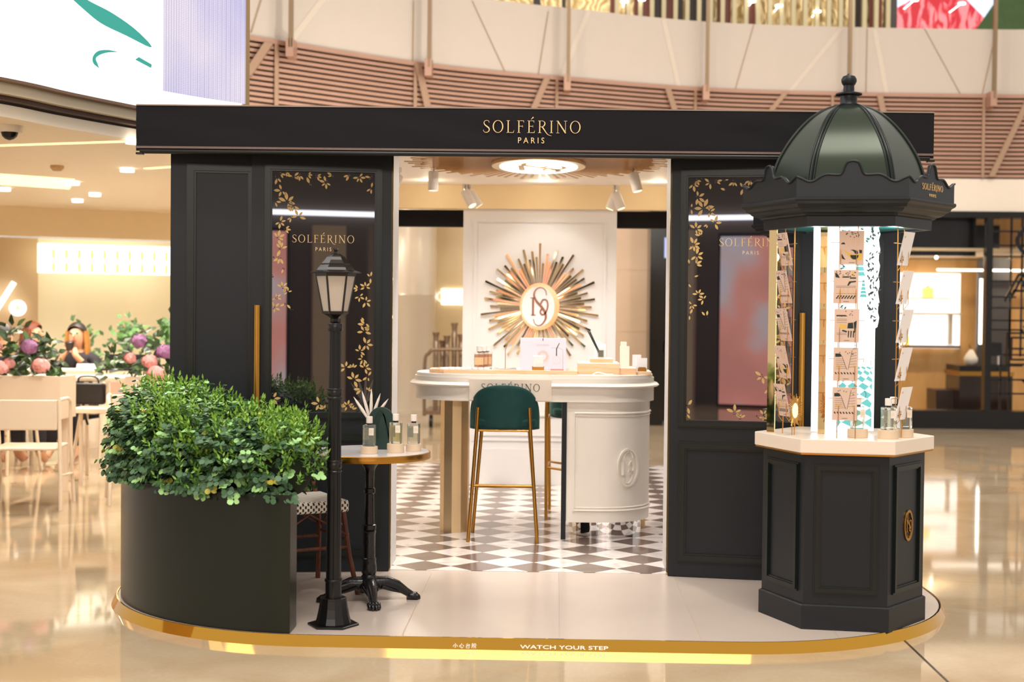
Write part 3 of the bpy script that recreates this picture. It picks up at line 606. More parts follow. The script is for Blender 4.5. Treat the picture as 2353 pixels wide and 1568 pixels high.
b.build('letter', M_shop, t); b = MB((0, 18.40, 0), (1, 0, 0), (0, 0, 1))
for x0, z0, x1, z1 in [(5.78, .80, 5.78, 1.2), (5.84, .86, 5.84, 1.14), (5.78, 1.2, 6.04, 1.2), (5.84, 1.14, 6.04, 1.14), (5.78, .8, 6.06, .8), (5.84, .86, 6.06, .86), (5.84, 1.0, 6.0, 1.0), (6.06, .8, 6.06, .86)]: b.strip([(x0, z0), (x1, z1)], .026, .03)
b.build('letter', M_shop, t)
point('store_lamp', (5.3, 20.0, 2.22), 40, .02, (1, .85, .62)); point('store_lamp', (7.0, 20.0, 2.22), 40, .02, (1, .85, .62))

# the side of the mall behind the viewer (seen only as reflections)
b = MB(); b.box(-9, 9, -7.2, -7, -.045, 5); struct(b.build('wall_opposite', mat('opposite_wall', '#6a6058', .5)))
b = MB(); b.box(-9, 9, -7.0, -6.9, 2.885, 2.955); struct(b.build('trim_5', mat('strip_glow', '#ffffff', .4, emit='#eef0ff', es=6)))
t = thing('opposite_screen', 'large pink and blue screen on the opposite side, seen reflected in the door glass', 'screen', (-1.1, -6.5, -.045))
m = mat('pink_screen', '#ffffff', .4, emit='#e08070', es=1.3); bs = m.node_tree.nodes['Principled BSDF']; tc = N(m, 'ShaderNodeTexCoord'); n = N(m, 'ShaderNodeTexNoise'); n.inputs['Scale'].default_value = .7; L(m, tc.outputs['Object'], n.inputs['Vector'])
r = N(m, 'ShaderNodeValToRGB'); e = r.color_ramp.elements; e[0].position = .38; e[0].color = (*lin('#d0382c'), 1); e[1].position = .66; e[1].color = (*lin('#a8b8e0'), 1); k = e.new(.48); k.color = (*lin('#ea5c4e'), 1); k = e.new(.56); k.color = (*lin('#c7a6b4'), 1)
L(m, n.outputs['Fac'], r.inputs[0]); L(m, r.outputs[0], bs.inputs['Emission Color'])
b = MB(); b.box(-2.3, .25, -6.6, -6.5, .0, 2.6); b.build('display', m, t); b = MB(); b.box(-2.36, .31, -6.7, -6.6, -.045, 2.66); b.build('frame', M_black, t)
for x, w, c in ((.9, .25, '#cbb59a'), (1.7, .2, '#8f8378'), (2.6, .3, '#cbb59a'), (-3.0, .3, '#d8c6ae'), (-4.0, .3, '#a89684'), (4.2, .3, '#cbb59a')):
    b = MB(); b.box(x-w, x+w, -6.6, -6.4, -.045, 2.7); struct(b.build('wall_pilaster', mat('pilaster'+c[1:3], c, .4)))
b = MB(); b.box(1.9, 2.3, -6.7, -6.6, .2, 2.4); b.box(3.1, 3.8, -6.7, -6.6, .6, 2.4); b.box(-3.7, -3.35, -6.7, -6.6, .4, 2.4); b.box(-5.6, -4.5, -6.7, -6.6, .4, 2.4)
struct(b.build('window_2', mat('warm_shopwindow', '#ffffff', .4, emit='#ffdca0', es=1.6)))
# ------------------------------------------------------------------ the booth platform
def rrect(cx0, cx1, y0, y1, r, n=20, rb=.5):
    """rounded rectangle: front corners radius r about (cx0, y0+r), (cx1, y0+r); back corners radius rb"""
    pts = []
    for i in range(n+1):
        a = PI+PI/2*i/n; pts.append((cx0+r*math.cos(a), y0+r+r*math.sin(a)))
    for i in range(n+1):
        a = -PI/2+PI/2*i/n; pts.append((cx1+r*math.cos(a), y0+r+r*math.sin(a)))
    pts += [(cx1+r, y1), (cx0-r, y1)]
    return pts
t = thing('booth_platform', 'low cream stage with polished brass rim and checkered tiles inside the booth', 'platform', (-.135, 9.5, -.045))
b = MB(); b.prism(rrect(-1.08, .81, 6.215, 13.3, 1.14), -.040, 0); b.build('cream_deck', M_slab, t)
b = MB(); out = rrect(-1.08, .81, 6.182, 13.34, 1.173); inn = rrect(-1.08, .81, 6.205, 13.31, 1.150); nn = len(out)
b.add([(x, y, -.045) for x, y in out]+[(x, y, .003) for x, y in inn]+[(x*1, y, .003) for x, y in rrect(-1.08, .81, 6.213, 13.30, 1.142)]+[(x, y, -.045) for x, y in rrect(-1.08, .81, 6.213, 13.30, 1.142)],
      [(i, (i+1) % nn, nn+(i+1) % nn, nn+i) for i in range(nn)]+[(nn+i, nn+(i+1) % nn, 2*nn+(i+1) % nn, 2*nn+i) for i in range(nn)]+[(2*nn+i, 2*nn+(i+1) % nn, 3*nn+(i+1) % nn, 3*nn+i) for i in range(nn)])
b.build('brass_rim', M_gold, t, smooth=35)
b = MB(); b.prism([(-2.05, 7.80), (1.80, 7.80), (1.80, 13.2), (-2.05, 13.2)], .0005, .003); b.build('checker_tiles', M_check, t)
b = MB()
for a, c in [((.035, 6.22), (.035, 7.79)), ((.66, 6.25), (.66, 7.70)), ((-.66, 6.22), (-.66, 7.79)), ((1.28, 6.3), (1.28, 7.6)), ((-1.28, 6.3), (-1.28, 7.6))]: b.box(a[0]-.0015, a[0]+.0015, a[1], c[1], .0002, .0008)
b.build('tile_joints', M_grout, t)
rv = Vector((0, .023, .048)).normalized()
sans('step_warning', 'WATCH YOUR STEP', .0165, (.055, 6.1795+.0065, -.0375), (1, 0, 0), rv, M_letter_white, t, .001, .385, .008)
# the four characters of the same warning, drawn stroke by stroke
hb = MB((-.432, 6.1795+.0055, -.0395), (1, 0, 0), rv); H_ = .0215
chars = [[((.5, 1), (.5, .05), (.38, .12)), ((.25, .7), (.05, .25)), ((.72, .72), (.95, .3))],
 [((.12, .62), (.05, .2)), ((.35, .75), (.35, .15), (.42, .05), (.70, .05), (.78, .28)), ((.45, .95), (.58, .72)), ((.78, .68), (.95, .35))],
 [((.42, 1), (.15, .64), (.82, .68)), ((.68, .84), (.92, .58)), ((.18, .45), (.18, .05), (.82, .05), (.82, .45), (.18, .45))],
 [((.08, .95), (.08, 0)), ((.08, .95), (.34, .95), (.24, .7), (.36, .45), (.12, .38)), ((.66, 1), (.40, .62)), ((.66, 1), (.95, .62)), ((.56, .6), (.52, .3), (.42, .0)), ((.80, .6), (.80, 0))]]
for i, ch in enumerate(chars):
    for st in ch: hb.strip([(i*.0275+p[0]*H_, p[1]*H_) for p in st], .0024, .0008)
hb.build('step_warning_characters', M_letter_white, t)

# ------------------------------------------------------------------ booth shell
t = thing('booth', 'black perfume booth pavilion with white interior and open front', 'booth', (-.135, 9.8, 0))
b = MB(); b.prism([(-1.93, 7.85), (1.66, 7.85), (1.75, 11.9), (-1.95, 11.9)], 2.49, 2.53); b.build('roof', M_dark, t)
b = MB(); b.prism([(-1.92, 7.90), (1.65, 7.90), (1.70, 11.6), (-1.9, 11.6)], 2.455, 2.488); b.build('inner_ceiling', M_ceil, t)
b = MB(); b.box(-1.95, 1.72, 11.60, 11.72, 2.262, 2.488); b.build('rear_beam', mat('warm_beam', '#f2d9ac', .5), t)
b = MB(); b.box(-1.95, 1.72, 11.80, 11.90, 2.125, 2.262); b.build('rear_valance', M_canvas, t)
for x0, x1 in ((-1.99, -1.93), (1.68, 1.74)):
    b = MB(); b.box(x0, x1, 7.75, 9.3, 0.003, 2.488); b.build('side_wall', M_dark, t)
for x in (-1.95, 1.69):
    b = MB(); b.box(x-.04, x+.04, 11.62, 11.74, .003, 2.49); b.build('post', M_white, t)
for x0, x1 in ((-.955, -.899), (.628, .684)):
    b = MB(); b.box(x0, x1, 7.80, 8.12, .003, 2.455); b.box(x0-.006, x1+.006, 7.79, 7.80, .003, 2.455, 1); b.build('jamb', [M_cream, M_mirgold], t)
b = MB(); b.box(-1.9, 1.64, 7.80, 7.86, 2.30, 2.488); b.build('front_beam', M_dark, t)

# the awning
A0, A1 = Vector((-2.195, 7.38, 0)), Vector((1.964, 7.50, 0)); ad = (A1-A0).normalized(); al = (A1-A0).length
t = thing('awning', 'long black canvas awning with gold lettering across the booth front', 'awning', (-.11, 7.45, 2.24))
b = MB(A0, ad, (0, 0, 1)); n = 60
g = []
for j, z in enumerate([2.255, 2.30, 2.35, 2.40, 2.45, 2.493]):
    for i in range(n+1): 
        u = al*i/n; w = .004*math.sin(u*7.3+z*40)*math.sin(u*2.1+1)*(1 if 0 < j < 5 else 0); g.append((u, z, w))
b.add(g, [(j*(n+1)+i, j*(n+1)+i+1, (j+1)*(n+1)+i+1, (j+1)*(n+1)+i) for j in range(5) for i in range(n)])
b.box(0, al, 2.256, 2.492, -.015, -.006); b.build('front_valance', M_canvas, t, smooth=60)
b = MB(A0, ad, (0, 0, 1)); b.box(0, al, 2.490, 2.497, -.02, .004); b.build('top_edge', mat('rim_lit_edge', '#8d7a6c', .4), t)  # pale tone paints the light catching the awning's top frame
b = MB(A0, ad, (0, 0, 1)); b.box(.0, al, 2.268, 2.279, .0, .007); b.build('hem', mat('brown_hem', '#6b5850', .5, bump=.3, bscale=30), t)
b = MB(A0, ad, (0, 0, 1)); b.tube([(0.02, 2.254, -.008), (al-.02, 2.254, -.008)], .014, 10); b.build('bottom_rail', M_black, t, smooth=40)
for u in (0, al-.012):
    b = MB(A0, ad, (0, 0, 1)); b.box(u, u+.012, 2.33, 2.492, -.30, -.006); b.build('side_flap', M_canvas, t)
for u in (.0, al-.03):
    b = MB(A0, ad, (0, 0, 1)); b.box(u, u+.035, 2.236, 2.246, -.03, .006); b.build('end_clip', M_black, t)
b = MB(A0, ad, (0, 0, 1)); b.prism([(0, 2.480), (al, 2.480), (al, 2.488), (0, 2.488)], -.32, -.02); b.build('top_sheet', M_canvas, t)
b = MB(A0+Vector((0, -.006, 0)), ad, (0, 0, 1)); serif(b, 'SOLFÉRINO', al*.4967, 2.366, .064, .003); b.build('name_lettering', M_letter_gold, t)
sans('city_lettering', 'P A R I S', .030, A0+ad*(al*.4955)+Vector((0, -.006, 2.312)), ad, (0, 0, 1), M_letter_gold, t, .003, .137)

# ------------------------------------------------------------------ the door wings
GL = [(135,140,5,30),(150,118,3,24),(180,108,2,22),(215,132,4,26),(245,125,3,26),(285,120,3,20),(330,128,3,24),(375,160,5,28),(408,122,3,26),(296,172,1,30),(490,118,2,26),(540,130,5,28),(600,130,2,26),(600,185,5,26),
      (158,205,4,32),(125,262,4,26),(185,262,5,40),(215,280,4,28),(240,335,4,30),(205,340,2,22),(150,365,5,28),(175,400,3,24),(140,445,6,32),(155,500,5,34),(150,545,3,34),(120,545,2,24),(168,600,1,24),(115,640,3,20),(165,695,5,24),(190,720,4,22),(135,750,5,22),(180,780,1,24),(208,808,1,28),(125,800,4,26),
      (600,640,5,24),(575,690,5,24),(540,700,3,24),(545,740,4,22),(578,765,4,26),(553,843,1,24),(575,885,2,32),(570,920,4,34),(600,900,3,24),(580,985,5,32),(550,1020,4,26),(565,1060,4,26),(480,1105,4,32),(515,1108,3,26),(520,1165,5,36),(575,1105,5,26),(590,1150,4,26),(560,1215,2,34),(590,1225,3,22),
      (120,1265,5,30),(115,1300,3,28),(350,1290,4,34),(375,1318,3,24),(460,1310,3,26),(490,1300,5,28),(510,1320,3,24),(545,1325,3,26)]
def door(name, lab, P0, P1, glass, gr, handle=None, seed=3, logo=0.5, group=None, tall=None, setb=0.):
    """P0 outer end, P1 inner end of the leaf in plan; u runs left to right as seen from the front"""
    a, c = (Vector((*P0, 0)), Vector((*P1, 0)))
    if a.x > c.x: a, c = c, a
    d = (c-a).normalized(); ln = (c-a).length; a = a - Vector((d.y, -d.x, 0))*setb
    t = thing(name, lab, 'door' if glass else 'panel', (a.x+d.x*ln/2, a.y+d.y*ln/2, 0))
    def F(w=0): return MB(a+Vector((d.y, -d.x, 0))*w, d, (0, 0, 1))
    b = F()
    if glass:
        u0, u1, v0, v1 = gr
        b.box(0, u0, .004, 2.47, -.045, 0); b.box(u1, ln, .004, 2.47, -.045, 0); b.box(u0, u1, .004, v0, -.045, 0); b.box(u0, u1, v1, 2.47, -.045, 0); b.box(u0, u1, v0, v1, -.045, -.03)
        b.build('leaf', M_dark, t)
        b = F(); frame_rect(b, u0-.038, u1+.038, v0-.038, v1+.038, .040, .018); b.build('glass_moulding', M_dark2, t)
        b = F(); frame_rect(b, u0-.035, u1+.035, .085, v0-.115, .046, .018); b.build('lower_moulding', M_dark2, t)
        b = F(); b.box(u0, u1, v0, v1, -.028, -.012); gp = b.build('glass_pane', M_glass, t)
        b = F(-.012); random.seed(seed); W_ = u1-u0; Hh = v1-v0
        for (px, py, k, s_) in GL:
            cu = u0+W_*(px-110)/510; cv = v0+Hh*(1-(py-105)/1230); l0 = s_/1230*Hh*1.0; a0 = random.uniform(0, 2*PI)
            if k <= 3: arr = [a0+i*.75 for i in range(k)]
            else: arr = [a0+i*(2*PI/(k+1.4)) for i in range(k)]
            for q in arr:
                l = l0*random.uniform(.8, 1.15); pp = leafpoly(cu+.2*l*math.cos(q), cv+.2*l*math.sin(q), q, l, l*.42)
                if all(u0+.002 < p[0] < u1-.002 and v0+.002 < p[1] < v1-.002 for p in pp): b.poly(pp, .0015, 0)
            for i in range(3):
                x, y = cu+random.uniform(-.3, .3)*l0, cv+random.uniform(-.3, .3)*l0; b.poly([(x+.003*math.cos(j*1.256), y+.003*math.sin(j*1.256)) for j in range(5)], .002, 1)
        b.build('leaf_print', [M_goldleaf, M_black], t)
        cu = u0+W_*logo; b = F(-.011); serif(b, 'SOLFÉRINO', cu, 1.797, .042, .0015); b.build('name_lettering', M_letter_gold, t)
        sans('city_lettering', 'P A R I S', .020, a+d*cu+Vector((d.y, -d.x, 0))*(-.011)+Vector((0, 0, 1.752)), d, (0, 0, 1), M_letter_gold, t, .0015, .085)
    else:
        b.box(0, ln, .004, 2.47, -.045, 0); b.build('leaf', M_dark, t)
        b = F(); frame_rect(b, .085, ln-.02 if a.x < 0 else ln-.085, .10, 2.215, .050, .020); b.build('moulding', M_dark2, t)
    if handle:
        hu, z0, z1 = handle; q = F(.05); q.add(*_cyl(hu, z0, z1, .018)); hd = q.build('handle', M_gold2, t, smooth=40)
        q = F()
        for z in (z0+.12, z1-.12): q.box(hu-.008, hu+.008, z-.008, z+.008, 0, .05)
        q.build('handle_mount', M_gold2, hd)
    return t
def _cyl(u, z0, z1, r, n=16):
    vs = [(u+r*math.cos(2*PI*i/n), z, r*math.sin(2*PI*i/n)) for z in (z0, z1) for i in range(n)]
    return vs, [(i, (i+1) % n, n+(i+1) % n, n+i) for i in range(n)]+[tuple(range(n))[::-1], tuple(range(n, 2*n))]
door('glass_door', 'dark glazed booth door with gold leaf border, left of the opening', (-1.640, 7.633), (-.898, 7.748), True, (.107, .662, .873, 2.182), (.034, .55, 1.455), 3, .5)
door('glass_door', 'dark glazed booth door with gold leaf border, right of the opening behind the domed kiosk', (.627, 7.735), (1.365, 7.610), True, (.085, .648, .853, 2.168), (.70, .80, 1.442), 9, .60)
door('wall_panel', 'plain dark moulded panel at the left end of the booth front', (-2.075, 7.617), (-1.60, 7.69), False, None, None, setb=-.01)
door('wall_panel', 'plain dark moulded panel at the right end of the booth, seen through the kiosk', (1.33, 7.66), (1.820, 7.585), False, None, None, setb=-.01)

# ------------------------------------------------------------------ back wall panel with the sunburst
t = thing('feature_wall', 'tall white panelled wall at the back of the booth behind the counter', 'wall panel', (-.13, 11.7, 0))
b = MB(); b.box(-.757, .496, 11.64, 11.78, .003, 2.262); b.build('panel', M_cream, t)
b = MB((0, 11.64, 0), (1, 0, 0), (0, 0, 1)); frame_rect(b, -.675, .42, .56, 2.185, .036, .014); frame_rect(b, -.675, .42, .36, .42, .018, .01); b.build('moulding', M_cream, t)
b = MB(); b.box(-.762, .501, 11.625, 11.64, .003, .30); b.build('skirting', M_cream, t)

def rays(t, cx, cy, n, inner, lens, w0, w1, thick, F, m, name='ray'):
    for i in range(n):
        a = PI/2+2*PI*i/n; l = lens[i % len(lens)]*(1 if not callable(lens) else 1); ca, sa = math.cos(a), math.sin(a)
        ri = 1/math.sqrt((ca/inner[0])**2+(sa/inner[1])**2); q = F(); ro = ri+l
        tw = random.uniform(-.10, .10) if name == 'mirror_ray' else 0; pt_ = random.uniform(-.02, .03) if name == 'mirror_ray' else 0
        q.add([(cx+r*ca-h*sa, cy+r*sa+h*ca, z+h*tw+(r-ri)*pt_) for z in (0, thick) for r, h in ((ri, -w0/2), (ro, -w1/2), (ro, w1/2), (ri, w0/2))],
              [(0, 3, 2, 1), (4, 5, 6, 7), (0, 1, 5, 4), (1, 2, 6, 5), (2, 3, 7, 6), (3, 0, 4, 7)])
        tag(q.build(name, m, t))
t = thing('sunburst_sculpture', 'mirror gold sunburst with oval monogram on the white back wall', 'wall sculpture', (-.127, 11.6, 1.468))
F = lambda: MB((0, 11.615, 0), (1, 0, 0), (0, 0, 1))
q = F(); cx, cz = -.127, 1.468
rays(t, cx, cz, 88, (.155, .185), [.33, .22, .27, .21, .30, .19, .25, .17], .005, .018, .006, F, M_mirgold, 'mirror_ray')
q = F(); q.prism([(cx+.162*math.cos(2*PI*i/48), cz+.192*math.sin(2*PI*i/48)) for i in range(48)], .006, .02); q.build('oval_base', M_mirgold, t)
q = F(); q.prism([(cx-.012+.134*math.cos(2*PI*i/48), cz+.165*math.sin(2*PI*i/48)) for i in range(48)], .02, .024); q.build('oval_face', M_cream, t)
q = F(); monogram(q, cx-.005, cz, .185, .004, 0, .024, False); q.build('monogram', mat('darkened_gold_mirror', '#8f6a50', .06, 1.), t)  # gold letters tinted dark, standing in for dark reflections on them

# ceiling sunburst lamp
t = thing('sunburst_lamp', 'gold sunburst ceiling lamp with glowing oval monogram', 'lamp', (-.12, 9.58, 2.42))
F = lambda: MB((0, 0, 2.425), (1, 0, 0), (0, -1, 0)); cx, cy = -.121, -9.58
rays(t, cx, cy, 96, (.30, .49), [.58, .50, .55, .46, .60, .48], .006, .022, .005, F, mat('satin_gold', '#c29660', .2, .9), 'ray')
q = F(); q.prism([(cx+.315*math.cos(2*PI*i/48), cy+.50*math.sin(2*PI*i/48)) for i in range(48)], -.01, .022); q.build('oval_rim', mat('champagne', '#d9bd92', .3, .6), t)
q = F(); q.prism([(cx+.262*math.cos(2*PI*i/48), cy+.44*math.sin(2*PI*i/48)) for i in range(48)], .022, .026); q.build('glowing_oval', mat('oval_glow', '#ffffff', .5, emit='#fff6ea', es=5), t)
q = F(); monogram(q, cx, cy, .44, .004, 0, .026, False); q.build('monogram', mat('champagne', '#d9bd92'), t)
area('oval_lamp', (-.121, 9.58, 2.36), (0, 0, -1), .5, .8, 22, (1, .96, .9))
# ceiling spotlights
so = None
sp = [(-1.13, 10.2, 2.455, .35, -.25, 'leftmost white ceiling spotlight inside the booth'), (-.855, 9.9, 2.455, .02, 0, 'white ceiling spotlight pointing straight down, left of the glowing oval'),
      (-.70, 10.9, 2.40, -.5, -.3, 'left twin of the pair of white spotlights below the left of the gold sunburst'), (-.67, 10.94, 2.40, -.62, .1, 'right twin of the pair of white spotlights below the left of the gold sunburst'),
      (.45, 10.9, 2.40, -.35, -.1, 'left twin of the crossed white spotlights at right of the opening'), (.46, 10.94, 2.40, .38, .0, 'right twin of the crossed white spotlights at right of the opening'),
      (.53, 9.9, 2.455, -.25, -.1, 'single white spotlight near the top right corner of the opening')]
for x, y, z, ay, ax, lab in sp:
    t = thing('spotlight', lab, 'lamp', (x, y, z), 0, 'booth ceiling spotlights', world=False)
    q = MB(); q.lathe([(.02, -.035), (.02, 0)], 12); q.tube([(0, 0, -.03), (0, 0, -.06)], .006, 8); q.build('bracket', mat('chrome', '#dddddd'), t)
    rot = Matrix.Rotation(ay, 3, 'Y') @ Matrix.Rotation(ax, 3, 'X')
    q = MB(Vector((0, 0, -.055)), rot @ Vector((1, 0, 0)), rot @ Vector((0, 1, 0))); q.lathe([(.034, -.135), (.036, -.13), (.036, -.004), (.03, 0)], 20); hd = q.build('head', M_white, t, smooth=40)
    q = MB(Vector((0, 0, -.055)), rot @ Vector((1, 0, 0)), rot @ Vector((0, 1, 0))); q.lathe([(.028, -.1365), (.028, -.1355)], 16); q.build('lens', M_emWarm, hd)
for x, y, d, e in [(-.7, 10.3, (.15, .5, -1), 26), (.45, 10.3, (-.15, .5, -1), 26), (-1.0, 8.3, (.35, .35, -1), 26), (.7, 8.3, (-.35, .35, -1), 26), (-.1, 9.0, (0, -.15, -1), 20), (-.1, 10.8, (0, .75, -.8), 11)]:
    spot('booth_spot', (x, y, 2.36), d, e, 75, .04, (1, .95, .88))
spot('booth_spot', (-.1, 8.0, 2.42), (0, .55, -1), 34, 110, .05, (1, .95, .88))
for x in (-1.3, 1.05): spot('booth_spot', (x, 10.6, 2.4), (0, .3, -1), 14, 120, .05, (1, .88, .72))
for x_ in (-1.0, -.1, .8): point('beam_glow', (x_, 11.2, 2.40), 1.3, .05, (1, .86, .62))
# ------------------------------------------------------------------ the domed kiosk
KX, KY, KR = 1.378, 6.80, R(-8.4)
t = thing('domed_kiosk', 'dark green hexagonal kiosk with ribbed dome and lit poster core', 'kiosk', (KX, KY, 0), KR, world=False)
KT = t
q = MB(); q.prism(hexpts(.388, 0), 0, .108); q.prism(hexpts(.388, 0), .108, .114, 0, hexpts(.380, 0)); q.build('plinth', M_dark, t)
q = MB(); q.prism(hexpts(.374, 0), .108, .800); q.build('body', M_dark, t)
for i in range(6):
    a = PI/3*i+PI/6; nrm = Vector((math.cos(a), math.sin(a), 0)); ud = Vector((-nrm.y, nrm.x, 0)); O_ = nrm*(.374*math.cos(PI/6))
    q = MB(O_, ud, (0, 0, 1)); frame_rect(q, -.143, .143, .165, .755, .032, .013); pm = q.build('panel_moulding', M_dark2, t)
    if i == 5:
        q = MB(O_, ud, (0, 0, 1)); monogram(q, .015, .465, .072, .005, 0, 0.001); q.build('monogram', M_gold2, t)
q = MB(); q.prism(hexpts(.4165, 0), .808, .871); q.build('stone_top', mat('kiosk_top', '#eadbcb', .25), t, bevel=.003)
q = MB(); q.prism(hexpts(.412, 0), .800, .808); q.build('brass_line', M_gold2, t)
q = MB(); q.lathe([(.36, 1.85), (.36, 1.836), (.388, 1.836), (.390, 1.882), (.405, 1.886), (.410, 1.893), (.428, 1.897), (.445, 1.905), (.455, 1.915), (.470, 1.920), (.478, 1.934), (.495, 1.944), (.499, 1.952), (.497, 1.960), (.485, 1.963)], 6, cap=False); q.build('cornice', M_dark, t, smooth=25)
q = MB(); q.prism(hexpts(.362, 0), 1.846, 1.856); q.build('soffit', mat('teal_soffit', '#1f5d58', .35), t)
wave = [(0, .098), (.05, .088), (.105, .076), (.16, .080), (.21, .096), (.265, .107), (.33, .106), (.385, .106), (.41, .116), (.425, .136), (.445, .157), (.472, .165), (.50, .167)]
wave = wave + [(1-x, z) for x, z in wave[::-1][1:]]
wv = [(p.x, p.y) for p in cr(wave, 3)]
for i in range(6):
    a = PI/3*i+PI/6; nrm = Vector((math.cos(a), math.sin(a), 0)); ud = Vector((-nrm.y, nrm.x, 0)); w = .488; O_ = nrm*(w*math.cos(PI/6))-ud*w/2
    q = MB(O_, ud, (0, 0, 1)); m_ = len(wv)
    q.add([(x*w, 1.957, k) for k in (-.012, 0) for x, z in wv]+[(x*w, 1.957+z, k) for k in (-.012, 0) for x, z in wv],
          [(j, j+1, 2*m_+j+1, 2*m_+j) for j in range(m_-1)]+[(m_+j, 3*m_+j, 3*m_+j+1, m_+j+1) for j in range(m_-1)]+[(2*m_+j, 2*m_+j+1, 3*m_+j+1, 3*m_+j) for j in range(m_-1)]+[(0, 2*m_, 3*m_, m_), (m_-1, 2*m_-1, 4*m_-1, 3*m_-1)])
    q.tube([(x*w, 1.957+z-.002, .001) for x, z in wv], .0055, 8)
    fb = q.build('scalloped_board', M_dark, t, smooth=40)
    if i == 5:
        q = MB(O_, ud, (0, 0, 1)); serif(q, 'SOLFÉRINO', w*.5, 2.005, .028, .002, 0, .001); q.build('name_lettering', M_letter_gold, fb)
        sans('city_lettering', 'P A R I S', .014, Vector(O_)+ud*w*.5+nrm*.001+Vector((0, 0, 1.975)), ud, (0, 0, 1), M_letter_gold, fb, .002, .07)
dp = [(.366, 1.99), (.360, 2.05), (.345, 2.111), (.326, 2.165), (.300, 2.215), (.270, 2.262), (.237, 2.305), (.205, 2.340), (.168, 2.373), (.125, 2.400), (.080, 2.417), (.045, 2.424)]
dps = [(p.x, p.y) for p in cr(dp, 3)]
q = MB(); q.lathe(dps, 6, cap=False); q.build('dome', mat('green_dome', '#303a2e', .24, .35, spec=.5, noise=.03), t, smooth=20)
for i in range(6):
    a = PI/3*i; d = Vector((math.cos(a), math.sin(a), 0)); s_ = Vector((-d.y, d.x, 0))
    q = MB()
    for o, rr in ((0, .008), (.014, .005), (-.014, .005)): q.tube([d*(r-.002-abs(o)*.15)+s_*o*min(1, r/.2)+Vector((0, 0, z)) for r, z in dps], rr, 8)
    q.build('rib', M_dark2, t, smooth=50)
q = MB(); q.lathe([(.075, 2.412), (.060, 2.424), (.044, 2.430), (.040, 2.436), (.040, 2.470), (.062, 2.476), (.062, 2.482), (.040, 2.488), (.026, 2.494), (.025, 2.520), (.030, 2.526), (.036, 2.538), (.036, 2.550), (.028, 2.564), (.012, 2.570), (.006, 2.576)], 32); q.build('finial', M_dark, t, smooth=35)
# lit core, authored in world coordinates then put under the kiosk's own frame
KM = Matrix.Rotation(-KR, 3, 'Z')
def kw(x, y, z=0): return KM @ Vector((x-KX, y-KY, 0)) + Vector((0, 0, z))
def kprism(q, pts, z0, z1, mi=0): q.prism([tuple(kw(x, y)[:2]) for x, y in pts], z0, z1, mi)
q = MB(); kprism(q, [(1.282, 6.760), (1.503, 6.737), (1.515, 6.78), (1.48, 6.99), (1.30, 6.99)], .890, 1.86); q.build('light_box', M_emBox, t)
q = MB(); kprism(q, [(1.252, 6.782), (1.281, 6.759), (1.285, 6.80), (1.260, 6.80)], .872, 1.86); kprism(q, [(1.018, 6.83), (1.048, 6.79), (1.052, 6.794), (1.024, 6.84)], .872, 1.84); q.build('gold_strip', M_mirgold, t)
q = MB(); kprism(q, [(1.223, 6.80), (1.252, 6.784), (1.258, 6.83), (1.231, 6.83)], .880, 1.86); q.build('white_strip', M_emBox, t)
# poster art on the lit face
fa, fc = kw(1.284, 6.7585), kw(1.501, 6.7368); fd = (fc-fa).normalized(); fw_ = (fc-fa).length; fn = Vector((fd.y, -fd.x, 0))
q = MB(fa+fn*.002, fd, (0, 0, 1)); random.seed(5)
hz = 1.195   # horizon of the painted tiles
def tile(u, v): # painted floor coordinates -> face
    k_ = .022+.088*v**1.35; return (fw_*.56+u*k_, hz-(hz-.905)*v**1.35)
rows = 8; cols = 9
for j in range(rows):
    for i in range(-cols, cols):
        v0, v1, v2 = j/rows, (j+.5)/rows, (j+1)/rows
        pp = [tile(i-.5, v1), tile(i, v0), tile(i+.5, v1), tile(i, v2)]
        pp = [(min(max(x, .055), fw_-.006), z) for x, z in pp]
        if max(p[0] for p in pp)-min(p[0] for p in pp) > .003: q.poly(pp, 0, 0)
q.build('tile_print', [M_emTeal, M_emGrey], t)
for cx_, z0, h, w in ((.165, 1.52, .085, .034), (.148, 1.62, .12, .05), (.138, 1.71, .06, .04)):
    q = MB(fa+fn*.002, fd, (0, 0, 1))
    for k in range(5): q.poly([(cx_-w/2*(1-k*.17), z0+k*h/5), (cx_+w/2*(1-k*.17), z0+k*h/5), (cx_+w/2*(1-k*.17)*.72, z0+(k+.8)*h/5), (cx_-w/2*(1-k*.17)*.72, z0+(k+.8)*h/5)], 0, 0)
    q.build('tower_print', [M_emTeal], t)
q = MB(fa+fn*.002, fd, (0, 0, 1))
for k in range(46):
    u = random.choice([random.uniform(.058, .075), random.uniform(.06, .2)]) if k < 20 else random.uniform(.06, .085); z = random.uniform(1.78, 1.85) if k < 20 and u > .085 else random.uniform(1.45, 1.85)
    q.poly(leafpoly(u, z, random.uniform(0, 6.28), .018, .008), .0005, random.choice([0, 1]))
for k in range(60):
    u = fw_-random.uniform(.0, .034); z = random.uniform(1.40, 1.84); q.poly(leafpoly(u, z, random.uniform(.3, 2.8), .019, .008), .0005, 1)
q.build('leaf_print', [M_emTeal, M_emGrey], t); q = MB(fa+fn*.002, fd, (0, 0, 1))
for z in (1.20, 1.215, 1.235, 1.26, 1.29): q.strip([(.06, z), (fw_-.01, z+.004)], .0012, .0003, 1)
for cx_ in (.10, .17, .205):
    q.strip([(cx_, 1.20), (cx_+.002, 1.235), (cx_+.012, 1.245), (cx_+.022, 1.24)], .002, .0004, 1)
q.strip([(.14, 1.45), (.14, 1.33), (.185, 1.33), (.185, 1.45)], .0015, .0004, 1)
q.ring(.128, 1.06, .058, .035, .056, .033, .0004, 30, 1)
q.build('line_print', [M_emTeal, M_emGrey], t)
